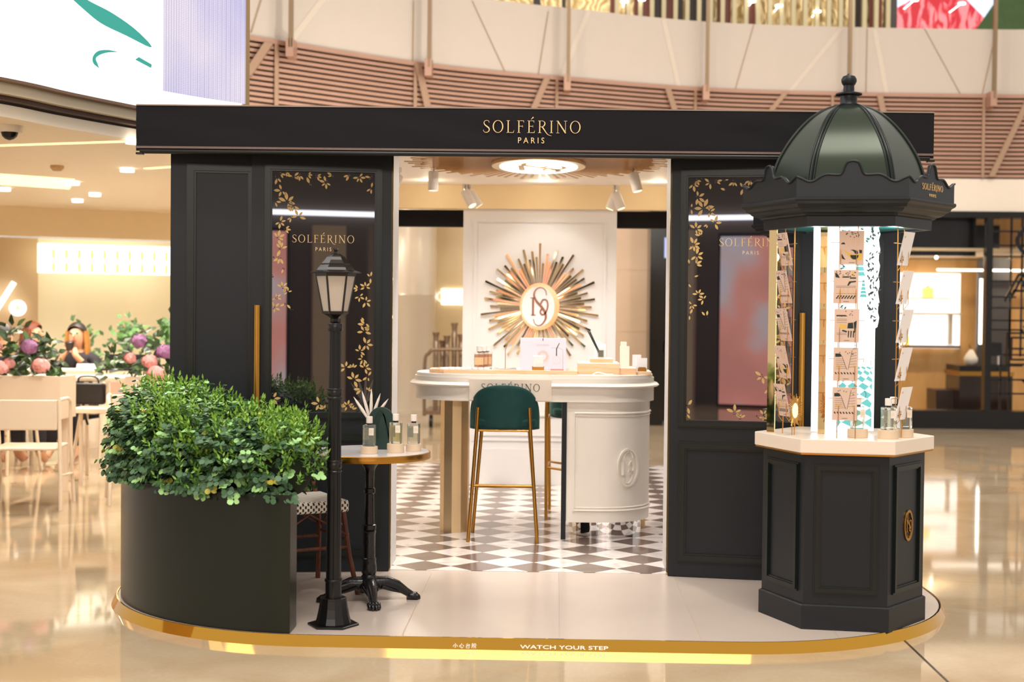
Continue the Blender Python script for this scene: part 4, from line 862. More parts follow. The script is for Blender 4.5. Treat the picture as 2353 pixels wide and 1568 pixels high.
# leafy cut-out edge at the right of the core
q = MB(kw(1.496, 6.7355)+fn*.0, fd, (0, 0, 1)); pts = [(0, 1.385), (.010, 1.375), (.018, 1.38)]+[(.022+.004*math.sin(k*1.9), 1.40+k*.0244) for k in range(18)]+[(.016, 1.848), (0, 1.85)]
q.prism(pts, 0, .004); e = q.build('leafy_edge', M_emBox, t)
q = MB(kw(1.496, 6.7355)+fn*.0045, fd, (0, 0, 1))
for k in range(26): q.poly(leafpoly(random.uniform(.0, .018), random.uniform(1.39, 1.835), random.uniform(.2, 2.9), .018, .007), 0, 0)
q.build('leaf_print', M_emGrey, e)
point('kiosk_lamp', (KX-.16, KY-.16, 1.79), 1.3, .03, (.95, .97, 1)); point('kiosk_lamp', (KX+.2, KY-.12, 1.79), 1.3, .03, (.95, .97, 1))
# seam groove of the poster light onto the stone top is left to the real light

# card racks and cards
def rod(q, p, z0=.872, z1=1.848, r=.0022): q.tube([(p[0], p[1], z0), (p[0], p[1], z1)], r, 6)
def kworld(v): return Matrix.Rotation(KR, 3, 'Z') @ Vector(v) + Vector((KX, KY, 0))
zt = [1.817, 1.640, 1.463, 1.288, 1.108]
names = ['topmost', 'second from the top', 'middle', 'fourth from the top', 'lowest']
def hook_and_cards(which, O2, ud, lean, rods, cardw, cx_list, rackname, back=False, side=''):
    """O2: local point on rack plane; ud: direction along the rack; lean: outward lean vector of the card top"""
    t = thing('card_rack', rackname, 'rack', (KX, KY, .871), KR, world=False); OFF[t.name] = Vector((0, 0, .871))
    for p in rods:
        q = MB(); rod(q, p); q.build('rod', M_gold2, t)
    for k, z in enumerate(zt):
        q = MB(); zz = z-.052; a = O2+ud*(-.080); c = O2+ud*(.075)
        q.tube([a+Vector((0, 0, zz)), c+Vector((0, 0, zz))], .0018, 6)
        for f_ in (-.035, .035):
            p = O2+ud*f_+lean*.5
            q.tube([p+Vector((0, 0, zz)), p+Vector((0, 0, zz-.10)), O2+ud*f_+Vector((0, 0, zz-.125))], .0016, 6)
        q.build('card_holder', M_gold2, t)
    for k, z in enumerate(zt):
        cx_ = cx_list[k]; random.seed(k*3+which)
        base = O2+ud*cx_+lean*.12+Vector((0, 0, z-.152)); up = (Vector((0, 0, .152))+lean*.9); upn = up.normalized(); h = up.length
        wp_ = kworld(base)
        motif = ['arched bridges and yellow road', 'palace over checkered paving', 'long roof and dark doorway', 'street of tall houses', 'street of tall houses'][k] if not back else ''
        if which == 0: lab = f'{names[k]} pink card on the front kiosk rack, {motif}'
        elif which == 1: lab = f'{names[k]} tilted pink picture card on the left wire rack of the kiosk'
        else: lab = f'{names[k]} white card back on the right wire rack of the kiosk'
        c_ = thing('postcard', lab, 'card', tuple(Vector((wp_.x, wp_.y, base.z))), KR, 'cards on the kiosk racks'); OFF[c_.name] = base
        q = MB(base, ud, upn); q.box(-cardw/2, cardw/2, 0, h, -.0007, .0007); q.build('sheet', M_paper if back else M_pink, c_)
        if back:
            q = MB(base+ud.cross(upn)*.001, ud, upn)
            q.box(-cardw*.32, -cardw*.02, .012, .042, 0, .0003, 1)
            for j in range(4): q.poly(leafpoly(-cardw*.18+.008*math.cos(j*2), .026+.008*math.sin(j*2), j*1.4, .014, .006), .0006, 0)
            q.box(-cardw*.4, -cardw*.3, .128, .136, 0, .0003, 1)
            q.build('back_print', [M_ink, M_beige], c_); continue
        q = MB(base+ud.cross(upn)*.001, ud, upn); w = cardw*.5; u0 = -w*.82
        def P(*pp, mi=0): q.poly([(x*w, y*h) for x, y in pp], 0, mi)
        for j in range(22 if k in (0, 1) else 6): q.poly(leafpoly(random.uniform(-.8, .8)*w, random.uniform(.80, .95)*h, random.uniform(0, 6), .007, .0035), .0002, 0)
        kk = (k+which*2) % 5
        if kk == 0:
            P((-.85, .40), (-.6, .42), (-.1, .20), (.2, .14), (.85, .13), (.85, .36), (.55, .30), (.1, .30), (-.2, .34), (-.6, .44), mi=1)
            q.poly([(w*(.25+.34*math.cos(a)), h*(.28-.13*abs(math.sin(a)))) for a in [PI*i/10 for i in range(11)]], .0004, 0)
            P((-.1, .44), (.2, .44), (.5, .40), (.55, .32), (.3, .32), (.15, .40)); P((.6, .44), (.85, .43), (.85, .33), (.65, .34)); P((-.85, .60), (-.5, .60), (-.6, .66), (-.8, .64))
            for j in range(5): P((-.8, .30-j*.03), (-.75, .31-j*.03), (-.5+j*.02, .15), (-.55, .15))
            for x in (.02, .42): q.strip([(x*w, .60*h), (x*w, .78*h), ((x+.16)*w, .78*h), ((x+.16)*w, .60*h)], .0012, .0003, 1)
        elif kk == 1:
            P((-.9, .92), (-.85, .78), (-.5, .76), (-.65, .86)); P((-.25, .77), (.25, .77), (.25, .81), (-.25, .81)); P((.3, .74), (.8, .74), (.8, .78), (.3, .78))
            P((.1, .54), (.25, .66), (.8, .68), (.8, .64), (.4, .62), (.2, .53))
            for x in (-.55, -.25, .1, .5): q.strip([(x*w, .25*h), (x*w, .40*h), ((x+.07)*w, .44*h), ((x+.14)*w, .40*h), ((x+.14)*w, .25*h)], .0014, .0003, 1)
            for y in (.30, .48, .52): q.strip([(-.8*w, y*h), (.8*w, y*h)], .0008, .0003, 0)
            for i in range(7):
                for j in range(2): P((-.8+i*.22+j*.1, .14+j*.05), (-.68+i*.22+j*.1, .14+j*.05), (-.62+i*.22+j*.1, .19+j*.05), (-.74+i*.22+j*.1, .19+j*.05))
            q.poly([(w*(.55+.12*math.cos(a)), h*(.88+.05*math.sin(a))) for a in [2*PI*i/12 for i in range(12)]], 0, 1)
        elif kk == 2:
            P((-.85, .82), (-.1, .82), (.05, .78), (-.85, .78)); P((.05, .42), (.1, .58), (.5, .60), (.55, .42)); P((.62, .30), (.75, .30), (.8, .66), (.55, .60)); P((-.6, .42), (.0, .42), (.0, .52), (-.6, .56), mi=1)
            for j in range(3): P((.1+j*.2, .16), (.18+j*.2, .14), (.22+j*.2, .34), (.12+j*.2, .36))
            P((-.4, .34), (.0, .30), (.05, .34), (-.3, .38))
            for y in (.60, .66, .70, .28, .24): q.strip([(-.8*w, y*h), (.0*w, y*h)], .0008, .0003, 0)
        else:
            P((-.85, .82), (-.45, .82), (-.3, .74), (-.5, .72), (-.85, .72)); q.strip([(.55*w, .95*h), (.62*w, .97*h), (.85*w, .97*h)], .0016, .0003, 0)
            q.strip([(-.3*w, .74*h), (.1*w, .34*h)], .0016, .0003, 0); q.strip([(.5*w, .92*h), (.2*w, .34*h)], .0016, .0003, 0)
            for j in range(6): q.strip([(-.8*w, (.66-j*.06)*h), ((-.22+j*.06)*w, (.66-j*.055)*h)], .0008, .0003, 0); q.strip([(.85*w, (.86-j*.085)*h), ((.46-j*.04)*w, (.82-j*.08)*h)], .0008, .0003, 0)
            for x in (-.7, -.45, .6): P((x, .40), (x+.1, .40), (x+.1, .50), (x, .50), mi=1)
            for i in range(7): P((-.8+i*.24, .20), (-.68+i*.24, .20), (-.78+i*.24, .26), (-.88+i*.24, .26))
        q.strip([(-.2*w, .06*h), (.25*w, .06*h)], .0015, .0003, 0)
        q.build('picture_print', [M_ink, M_yel], c_)
hook_and_cards(0, Vector((-.006, -.298, 0)), Vector((1, 0, 0)), Vector((0, -.02, 0)), [(-.046, -.29), (.036, -.29)], .110, [.012, -.010, -.004, -.006, -.008], 'gold wire card rack standing on the front edge of the kiosk top')
dl = Vector((.5, -.866, 0)); hook_and_cards(1, Vector((-.272, -.115, 0)), dl, Vector((-.034, -.02, 0)), [(-.326, -.02), (-.286, -.09), (-.244, -.165)], .10, [0, 0, .004, 0, 0], 'gold wire card rack on the left side of the kiosk')
dr = Vector((.5, .866, 0)); hook_and_cards(2, Vector((.236, -.19, 0)), dr, Vector((.034, -.02, 0)), [(.216, -.23), (.250, -.17)], .11, [0, -.006, 0, -.006, 0], 'gold wire card rack on the right side holding white card backs', True)

# bottles on pedestals
def bottle(x, y, z, rz, lab, liquid, grp, w=.058, h=.104, capm=None):
    t = thing('perfume_bottle', lab, 'bottle', (x, y, z), rz, grp, world=False)
    q = MB(); q.box(-w/2, w/2, -w*.40, w*.40, 0, h); q.build('glass_body', M_bglass, t, bevel=.004)
    q = MB(); q.box(-w/2+.004, w/2-.004, -w*.36+.004, w*.36-.004, .012, h*.86); q.build('perfume', liquid, t, bevel=.003)
    q = MB(); q.lathe([(.012, h), (.012, h+.007)], 16); q.build('collar', M_black, t, smooth=40)
    q = MB(); q.lathe([(.0155, h+.007), (.0155, h+.040)], 20); q.build('cap', capm or M_cap, t, smooth=40, bevel=.0015)
    q = MB((0, -w*.40-.001, 0), (1, 0, 0), (0, 0, 1)); q.box(.002, w/2-.003, h*.52, h*.86, 0, .0006)
    for k in range(3): q.box(.006, w/2-.008, h*(.64+.05*k), h*(.648+.05*k), .0006, .0008, 1)
    q.build('front_label', [M_label, M_goldleaf], t)
    q = MB((0, w*.40, 0), (1, 0, 0), (0, 0, 1)); q.box(-w/2+.003, -.002, h*.30, h*.78, -.003, -.002)
    for k in range(9): q.box(-w/2+.006, -.005-.004*(k % 3), h*(.34+.046*k), h*(.352+.046*k), -.002, -.0015, 1)
    q.build('back_label', [mat('clear_label', '#cfcabc', .5), M_ink], t); return t
def pedestal(x, y, z, r, h, lab, grp):
    q = MB((0, 0, 0)); q.lathe([(r, 0), (r, h)], 36); o = q.build('pedestal', M_beige, smooth=40, bevel=.0015); o.location = (x, y, z); tag(o, lab, 'pedestal', grp)
M_liq = mat('clear_liquid', '#f3f0dc', .05, trans=.9, ior=1.36); M_liq_y = mat('yellow_liquid', '#ddd078', .05, trans=.8, ior=1.36)
for x, y, r, h, lab, bl in [(1.402, 6.600, .047, .040, 'round beige pedestal behind the front card rack on the kiosk', 'clear perfume bottle half hidden by the lowest front card'),
                        (1.532, 6.560, .046, .040, 'round beige pedestal at the front right of the kiosk top', 'clear perfume bottle on the front right pedestal of the kiosk'),
                        (1.625, 6.640, .042, .038, 'round beige pedestal near the right corner of the kiosk top', 'clear perfume bottle nearest the right corner of the kiosk top'),
                        (1.600, 6.755, .040, .036, 'round beige pedestal at the back between the two right kiosk bottles', 'clear perfume bottle at the back between two others on the kiosk')]:
    pedestal(x, y, .871, r, h, lab, 'kiosk pedestals'); bottle(x, y, .871+h, R(8), bl, M_liq, 'kiosk bottles')
t = thing('sun_mirror', 'small gold sunburst mirror on a thin stick at the left of the kiosk top', 'mirror', (1.125, 6.68, .871), R(52), world=False)
q = MB(); q.tube([(0, 0, 0), (0, 0, .06)], .0022, 6); q.build('stick', M_gold2, t)
F = lambda: MB((0, 0, .115), (1, 0, 0), (0, 0, 1)); q = F(); q.prism([(.028*math.cos(2*PI*i/24), .036*math.sin(2*PI*i/24)) for i in range(24)], -.003, .003); q.build('glass', M_mirgold, t)
q = F()
for i in range(40):
    a = 2*PI*i/40; l = [.075, .058, .066][i % 3]; q.strip([(.028*math.cos(a), .034*math.sin(a)), (l*math.cos(a), l*1.05*math.sin(a))], [.003, .0022], .003)
tag(q.build('ray_ring', M_gold2, t))

# ------------------------------------------------------------------ street lamp
t = thing('street_lamp', 'black garden street lamp with hexagonal lantern in front of the left door', 'lamp', (-.995, 6.42, 0), 0, world=False)
q = MB(); q.prism(hexpts(.118, 0), 0, .010); q.build('base_plate', M_black, t, bevel=.002)
q = MB(); q.lathe([(.083, .010), (.074, .04), (.066, .08), (.061, .115), (.060, .128)], 12, cap=True, rot=.26); q.build('base', M_black, t, bevel=.003)
for k in range(12):
    pass
q = MB(); n = 32; prof = [(.037, .128), (.037, .205), (.0345, .21), (.033, .5), (.0305, .74), (.0295, 1.03), (.028, 1.07), (.0265, 1.36)]
vs = []
for r, z in prof:
    for i in range(n): a = 2*PI*i/n; f_ = 1-.09*(i % 4 == 0)*(z > .2); vs.append((r*f_*math.cos(a), r*f_*math.sin(a), z))
q.add(vs, [(k*n+i, k*n+(i+1) % n, (k+1)*n+(i+1) % n, (k+1)*n+i) for k in range(len(prof)-1) for i in range(n)]); q.build('pole', M_black, t)
for z, h, r in ((.200, .012, .041), (.742, .012, .036), (.700, .006, .0355), (1.072, .008, .036), (1.030, .012, .036), (1.045, .03, .0325), (.715, .03, .0335), (1.34, .035, .033)):
    q = MB(); q.lathe([(r-.002, z), (r, z+.003), (r, z+h-.003), (r-.002, z+h)], 28); q.build('collar', M_black, t, smooth=50)
q = MB(); q.lathe([(.018, 1.375), (.022, 1.385), (.018, 1.395), (.030, 1.405), (.050, 1.415), (.060, 1.424)], 6, rot=R(12), cap=True); q.build('lantern_base', M_black, t)
hr = R(12)
for i in range(6):
    a0, a1 = hr+PI/3*i, hr+PI/3*(i+1); P0, P1 = (.056*math.cos(a0), .056*math.sin(a0)), (.056*math.cos(a1), .056*math.sin(a1)); Q0, Q1 = (.090*math.cos(a0), .090*math.sin(a0)), (.090*math.cos(a1), .090*math.sin(a1))
    q = MB(); q.add([(*P0, 1.424), (*P1, 1.424), (*Q1, 1.598), (*Q0, 1.598), (P0[0]*.97, P0[1]*.97, 1.424), (P1[0]*.97, P1[1]*.97, 1.424), (Q1[0]*.98, Q1[1]*.98, 1.598), (Q0[0]*.98, Q0[1]*.98, 1.598)], [(0, 1, 2, 3), (7, 6, 5, 4), (0, 4, 5, 1), (2, 6, 7, 3), (1, 5, 6, 2), (0, 3, 7, 4)]); q.build('pane', M_frost, t)
    q = MB(); q.tube([(P0[0], P0[1], 1.420), (Q0[0], Q0[1], 1.602)], .0048, 6); q.build('lantern_bar', M_black, t)
q = MB(); q.lathe([(.058, 1.418), (.060, 1.418), (.062, 1.430), (.056, 1.430)], 6, rot=hr, cap=False); q.lathe([(.094, 1.603), (.092, 1.588), (.086, 1.588)], 6, rot=hr, cap=False); q.build('pane_trim', M_black, t)
q = MB(); q.lathe([(.116, 1.602), (.117, 1.606), (.086, 1.616), (.078, 1.628), (.066, 1.640), (.064, 1.646), (.050, 1.662), (.040, 1.676), (.026, 1.686), (.018, 1.690)], 6, rot=hr); q.build('lantern_roof', mat('bronze_black', '#1f1a17', .2, .4), t)
q = MB(); q.lathe([(.010, 1.688), (.008, 1.700), (.012, 1.706), (.008, 1.710)], 12); 
for k in range(6): q.tube([(.008*math.cos(k*1.047), .008*math.sin(k*1.047), 1.706), (.013*math.cos(k*1.047), .013*math.sin(k*1.047), 1.714)], .002, 5)
q.build('finial', M_black, t)
q = MB(); q.lathe([(.018, 1.43), (.018, 1.46), (.026, 1.465), (.028, 1.54), (.022, 1.56)], 20); q.build('bulb', mat('bulb', '#f3e4cf', .4, emit='#ffe6c4', es=.5), t, smooth=50)

# ------------------------------------------------------------------ marble cafe table
t = thing('bistro_table', 'round white marble table with brass rim on a black claw-foot pedestal', 'table', (-.905, 6.97, 0), 0, world=False)
q = MB(); q.lathe([(.296, .708), (.299, .712), (.299, .738), (.296, .741)], 72); q.build('brass_rim', M_gold2, t, smooth=40)
q = MB(); q.lathe([(.290, .738), (.290, .7425)], 72); q.build('marble_top', M_marble, t, smooth=40)
q = MB(); q.lathe([(.07, .708), (.06, .70), (.03, .66), (.024, .64), (.022, .56), (.028, .555), (.028, .535), (.022, .53), (.026, .38), (.034, .376), (.034, .355), (.028, .35), (.034, .345), (.030, .33), (.030, .215), (.035, .21), (.035, .20), (.033, .195), (.038, .17), (.038, .145), (.032, .13), (.038, .12), (.044, .105), (.050, .095), (.058, .085), (.062, .07), (.05, .05)], 28); q.build('column', M_iron, t, smooth=40)
for i in range(4):
    a = R(14)+PI/2*i; d = Vector((math.cos(a), math.sin(a), 0)); s_ = Vector((-d.y, d.x, 0)); z = Vector((0, 0, 1))
    q = MB(); q.tube([d*.03+z*.085, d*.09+z*.088, d*.14+z*.072, d*.185+z*.040, d*.215+z*.022], [.036, .032, .026, .020, .017], 10)
    q.tube([d*.06+s_*.030+z*.075, d*.11+s_*.018+z*.055, d*.17+z*.035], [.012, .009, .006], 8); q.tube([d*.06-s_*.030+z*.075, d*.11-s_*.018+z*.055, d*.17+z*.035], [.012, .009, .006], 8)
    lg = q.build('leg', M_iron, t, smooth=60)
    q = MB()
    for o, l in ((-.022, .235), (-.008, .248), (.008, .248), (.022, .235)): q.tube([d*.195+s_*o*.6+z*.022, d*(l-.02)+s_*o+z*.024, d*l+s_*o+z*.012, d*(l+.006)+s_*o+z*.002], [.010, .013, .011, .004], 8)
    q.tube([d*.190+z*.012, d*.24+z*.010], [.018, .026], 10); q.build('claw', M_iron, lg, smooth=60)
for x, y, h, r, lab, bl, lq in [(-.890, 6.83, .036, .041, 'lowest round beige pedestal at the front of the marble table', 'clear perfume bottle on the left pedestal of the marble table', M_liq),
                        (-.770, 6.90, .044, .042, 'tallest round beige pedestal in the middle of the marble table', 'pale yellow perfume bottle, tallest of the three on the marble table', M_liq_y),
                        (-.690, 6.98, .036, .038, 'round beige pedestal nearest the right edge of the marble table', 'clear perfume bottle at the right edge of the marble table', M_liq)]:
    pedestal(x, y, .7425, r, h, lab, 'table pedestals'); bottle(x, y, .7425+h, R(-4), bl, lq, 'marble table bottles')
t = thing('spiky_ornament', 'white ornament of five sharp spikes behind the green arch on the table', 'ornament', (-.915, 7.07, .7425), 0, world=False)
for a, l in ((-34, .155), (-16, .165), (1, .17), (18, .155), (36, .15)):
    q = MB((0, 0, .13), (1, 0, 0), (0, 1, 0)); d = Vector((math.sin(R(a)), 0, math.cos(R(a)))); q.tube([d*.0, d*l*.5, d*l*.8, d*l], [.005, .0085, .006, .0006], 8); q.build('spike', mat('ornament_white', '#e9dcd0', .4), t, smooth=60)
q = MB(); q.lathe([(.03, 0), (.03, .008), (.008, .015), (.008, .14)], 20); q.build('foot', M_greencut, t)
t = thing('green_arch', 'dark green arched cut-out stand behind the bottles on the marble table', 'display stand', (-.860, 7.03, .7425), 0, world=False)
q = MB((0, 0, 0), (1, 0, 0), (0, 0, 1)); ar = [(-.060, 0), (.064, 0)]+[(.002+.062*math.cos(PI*i/16), .15+.062*math.sin(PI*i/16)) for i in range(17)]; q.prism(ar, -.012, .0); q.build('arch', M_greencut, t, bevel=.003)
q = MB((0, 0, 0), (1, 0, 0), (0, 0, 1))
for k in range(3): q.strip([(p.x, p.y) for p in cr([(-.042+k*.012, .03+.01*k), (-.030+k*.010, .15), (0+k*.008, .195-.012*k), (.030, .14-.02*k), (.048, .03)], 5)], .006, .003)
q.build('relief', mat('green_relief', '#0f2a24', .5), t)

# ------------------------------------------------------------------ bistro chair
t = thing('bistro_chair', 'brown cane bistro chair with black and white woven seat behind the planter', 'chair', (-1.30, 7.20, 0), R(30), world=False)
def weave_mat():
    m = mat('woven_seat', '#e8e0d2', .5); bs = m.node_tree.nodes['Principled BSDF']; tc = N(m, 'ShaderNodeTexCoord'); sx = N(m, 'ShaderNodeSeparateXYZ'); L(m, tc.outputs['Object'], sx.inputs[0])
    s1 = math_node(m, 'ADD', sx.outputs[0], sx.outputs[1]); hz_ = math_node(m, 'ADD', math_node(m, 'FLOOR', math_node(m, 'MULTIPLY', sx.outputs[2], 70)), 100)
    a = math_node(m, 'FRACT', math_node(m, 'ADD', math_node(m, 'MULTIPLY', s1, 36), math_node(m, 'MULTIPLY', hz_, .5)))
    k = math_node(m, 'LESS_THAN', a, .34)
    mx = N(m, 'ShaderNodeMix', data_type='RGBA'); L(m, k, mx.inputs[0]); mx.inputs[6].default_value = (*lin('#ece4d6'), 1); mx.inputs[7].default_value = (*lin('#1c1b1a'), 1); L(m, mx.outputs[2], bs.inputs['Base Color']); return m
q = MB(); q.box(-.20, .20, -.20, .20, .415, .475); q.build('seat', weave_mat(), t, bevel=.012, bseg=3)
for sx_, sy_, n_ in ((-1, -1, 0), (1, -1, 0), (-1, 1, 1), (1, 1, 1)):
    q = MB(); q.tube([(sx_*.235, sy_*.235, 0), (sx_*.20, sy_*.20, .20), (sx_*.175, sy_*.175, .43)] if not n_ else [(sx_*.21, .27, 0), (sx_*.19, .20, .25), (sx_*.175, .18, .45)], .013, 10); q.build('leg', M_rattan_wood, t, smooth=60)
q = MB()
for sx_ in (-1, 1): q.tube([(sx_*.165, .19, .47), (sx_*.18-.03, .235, .62), (sx_*.17-.07, .27, .76)], .012, 10); q.tube([(sx_*.12, .195, .475), (sx_*.135-.03, .235, .60)], .010, 8)
q.tube([(-.24, .27, .76), (-.17, .29, .80), (.03, .29, .80), (.10, .27, .76)], .012, 10); q.build('back_frame', M_rattan_wood, t, smooth=60)
q = MB(); q.box(-.21, .07, .262, .275, .62, .76); q.build('backrest', mat('woven_seat', '#e8e0d2'), t, bevel=.004)
for sy_ in (-.2, .2):
    q = MB(); q.tube([(-.20, sy_, .24), (.20, sy_, .24)], .009, 8); q.tube([(-.19, sy_, .30), (0, sy_*.85, .41), (.19, sy_, .30)], .006, 8); q.build('stretcher', M_rattan_wood, t, smooth=60)
for sx_ in (-.2, .2):
    q = MB(); q.tube([(sx_, -.2, .27), (sx_, .2, .27)], .008, 8); q.tube([(sx_, -.19, .30), (sx_*.85, 0, .41), (sx_, .19, .30)], .006, 8); q.build('stretcher', M_rattan_wood, t, smooth=60)
# ------------------------------------------------------------------ curved planter with clipped foliage
t = thing('curved_planter', 'large dark green curved planter filled with leafy green bush', 'planter', (-1.65, 6.75, .003))
PC = (-1.08, 7.355); PRo = 1.128
outer = [(PC[0]+PRo*math.cos(a), PC[1]+PRo*math.sin(a)) for a in [R(266-i*(266-186)/40) for i in range(41)]]
inner = [(p.x, p.y) for p in cr([(-1.158, 6.385), (-1.45, 6.58), (-1.72, 6.90), (-1.86, 7.12), (-1.90, 7.24)], 6)]
pp = outer + inner[::-1]
q = MB(); n = len(pp)
cxm = sum(p[0] for p in pp)/n; cym = sum(p[1] for p in pp)/n
def inset(pts, d):
    out = []
    m_ = len(pts)
    for i, p in enumerate(pts):
        a = Vector(pts[i-1]); c = Vector(pts[(i+1) % m_]); tt = (c-a).normalized(); nr = Vector((-tt.y, tt.x)); 
        out.append((p[0]+nr.x*d, p[1]+nr.y*d))
    return out
area2 = sum(pp[i][0]*pp[(i+1) % n][1]-pp[(i+1) % n][0]*pp[i][1] for i in range(n))
ins = inset(pp, .008 if area2 > 0 else -.008)
q.add([(x, y, .003) for x, y in pp]+[(x, y, .615) for x, y in pp]+[(x, y, .615) for x, y in ins]+[(x, y, .56) for x, y in ins],
      [(i, (i+1) % n, n+(i+1) % n, n+i) for i in range(n)]+[(n+i, n+(i+1) % n, 2*n+(i+1) % n, 2*n+i) for i in range(n)]+[(2*n+i, 2*n+(i+1) % n, 3*n+(i+1) % n, 3*n+i) for i in range(n)]+[tuple(range(n))[::-1]])
q.build('box', mat('planter_green', '#1c211b', .3, .2, spec=.5, noise=.03, nscale=3), t, smooth=30)
q = MB(); q.prism(ins, .50, .57); q.build('soil', mat('dark_soil', '#1c1712', .9), t)
random.seed(11)
path = [Vector((-1.21, 6.42)), Vector((-1.42, 6.52)), Vector((-1.62, 6.68)), Vector((-1.80, 6.90)), Vector((-1.93, 7.06)), Vector((-1.97, 7.20))]
rad = [.20, .28, .31, .31, .30, .26]; top = [.93, .95, 1.0, 1.04, 1.06, 1.06]
pts_ = cr([(p.x, p.y, 0) for p in path], 8); npt = len(pts_)
def bush_at(s_):
    i = min(int(s_*(len(path)-1)), len(path)-2); f_ = s_*(len(path)-1)-i; P = path[i].lerp(path[i+1], f_)
    return P, rad[i]+(rad[i+1]-rad[i])*f_, top[i]+(top[i+1]-top[i])*f_
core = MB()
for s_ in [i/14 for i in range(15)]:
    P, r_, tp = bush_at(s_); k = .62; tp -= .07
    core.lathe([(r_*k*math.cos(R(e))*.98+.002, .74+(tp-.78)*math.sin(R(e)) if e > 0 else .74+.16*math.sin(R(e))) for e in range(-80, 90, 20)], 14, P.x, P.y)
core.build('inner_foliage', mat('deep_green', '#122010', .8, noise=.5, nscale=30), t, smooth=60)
mr = MB(); mp = MB()
def leaf3(mb, p, d, nrm, l, w, mi, rnd=True):
    d = d.normalized(); s_ = nrm.cross(d); 
    if s_.length < 1e-5: return
    s_.normalize(); nn = d.cross(s_); nn.normalize()
    if rnd: prof = [(0, 0, 0), (.18, .32, .02), (.5, .5, .05), (.82, .36, .03), (1, 0, 0), (.82, -.36, .03), (.5, -.5, .05), (.18, -.32, .02)]
    else: prof = [(0, 0, 0), (.35, .5, .05), (.72, .30, .03), (1, 0, -.03), (.72, -.30, .03), (.35, -.5, .05)]
    mb.add([p+d*a*l+s_*b_*w+nn*c_*l for a, b_, c_ in prof], [tuple(range(len(prof)))], mi)
Zv = Vector((0, 0, 1))
def patch(x, y, z): return .6*math.sin(x*9+z*5+1.3)+.6*math.sin(y*8-z*7)+.8*math.sin(x*23-y*19+z*21)+.5*(x+1.65)*2
for k in range(3400):
    s_ = random.random(); P, r_, tp = bush_at(s_); az = random.uniform(0, 2*PI); e = math.asin(random.uniform(-.55, 1)) 
    ex = R(-32) if e < R(-32) else e
    hr_ = tp-.76
    surf = random.uniform(.80, 1.02)+.05*math.sin(az*5+s_*30)
    rz_ = r_*(1+.08*(e < 0)); zz = .76+(hr_ if ex > 0 else .34)*math.sin(ex)*surf
    p = Vector((P.x+rz_*math.cos(az)*math.cos(ex)**.6*surf, P.y+rz_*math.sin(az)*math.cos(ex)**.6*surf, max(zz, .595)))
    if p.x > -1.03 or (p.x > -1.14 and p.z < .66): continue
    if p.y < 6.24 and p.x > -1.3 and p.z < .66: continue
    outw = Vector((math.cos(az)*math.cos(ex), math.sin(az)*math.cos(ex), math.sin(ex)+.15)).normalized()
    pt = patch(p.x, p.y, p.z)+random.uniform(-1.1, 1.1)
    hgt = (p.z-.6)/.45
    if pt > .70-1.5*(hgt-.5):
        # upright sprig with pointed leaves
        up = (outw*.55+Zv*.9+Vector((random.uniform(-.4, .4), random.uniform(-.4, .4), 0))).normalized(); ln = random.uniform(.05, .10)
        nl = 9; side = up.cross(Vector((random.random(), random.random(), .3))).normalized(); oth = up.cross(side)
        for j in range(nl):
            f_ = j/nl; a = j*1.9; dd = (side*math.cos(a)+oth*math.sin(a))*.8+up*(.45+.5*f_)
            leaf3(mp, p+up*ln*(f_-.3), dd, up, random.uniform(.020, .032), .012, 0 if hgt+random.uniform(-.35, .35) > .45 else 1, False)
        leaf3(mp, p+up*ln*.7, up, side, .03, .011, 0, False)
    else:
        d0 = (outw*.9+Zv*random.uniform(-.5, .6)+Vector((random.uniform(-.5, .5), random.uniform(-.5, .5), 0))).normalized()
        side = d0.cross(Zv).normalized() if abs(d0.z) < .95 else Vector((1, 0, 0))
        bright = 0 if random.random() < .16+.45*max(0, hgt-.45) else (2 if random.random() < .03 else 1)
        for j in range(6):
            f_ = (j//2)*.022; sg = 1 if j % 2 else -1
            dd = (side*sg+d0*.25+Vector((random.uniform(-.3, .3), random.uniform(-.3, .3), random.uniform(-.2, .3))))
            nrm = (outw*.8+Zv*.5+Vector((random.uniform(-.4, .4), random.uniform(-.4, .4), random.uniform(-.2, .4))))
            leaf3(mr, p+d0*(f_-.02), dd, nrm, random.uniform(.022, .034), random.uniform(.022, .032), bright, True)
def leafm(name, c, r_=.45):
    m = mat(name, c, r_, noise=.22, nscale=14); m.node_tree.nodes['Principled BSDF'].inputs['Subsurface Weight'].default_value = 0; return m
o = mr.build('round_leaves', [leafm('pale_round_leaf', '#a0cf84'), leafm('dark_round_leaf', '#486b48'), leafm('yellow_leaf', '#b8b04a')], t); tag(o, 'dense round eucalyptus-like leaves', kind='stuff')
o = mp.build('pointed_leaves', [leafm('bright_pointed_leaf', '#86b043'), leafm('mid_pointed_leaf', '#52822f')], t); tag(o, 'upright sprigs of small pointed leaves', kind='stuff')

# ------------------------------------------------------------------ the counter
def crect(x0, x1, y0, y1, r, n=12, rb=None):
    rb = rb or r; pts = []
    for cx_, cy_, a0, rr in ((x0+r, y0+r, PI, r), (x1-r, y0+r, 1.5*PI, r), (x1-rb, y1-rb, 0, rb), (x0+rb, y1-rb, PI/2, rb)):
        for i in range(n+1):
            a = a0+PI/2*i/n; pts.append((cx_+rr*math.cos(a), cy_+rr*math.sin(a)))
    return pts
t = thing('sales_counter', 'white oval tasting counter with black lettering and a gold column leg', 'counter', (-.13, 9.25, .003))
X0, X1, Y0, Y1, RR = -.925, .665, 8.86, 9.70, .38
def cring(q, d0, d1, z0, z1, mi=0):
    a = crect(X0+d0, X1-d0, Y0+d0, Y1-d0, RR-d0); c = crect(X0+d1, X1-d1, Y0+d1, Y1-d1, RR-d1); n = len(a)
    q.prism(a, z0, z1, mi, c)
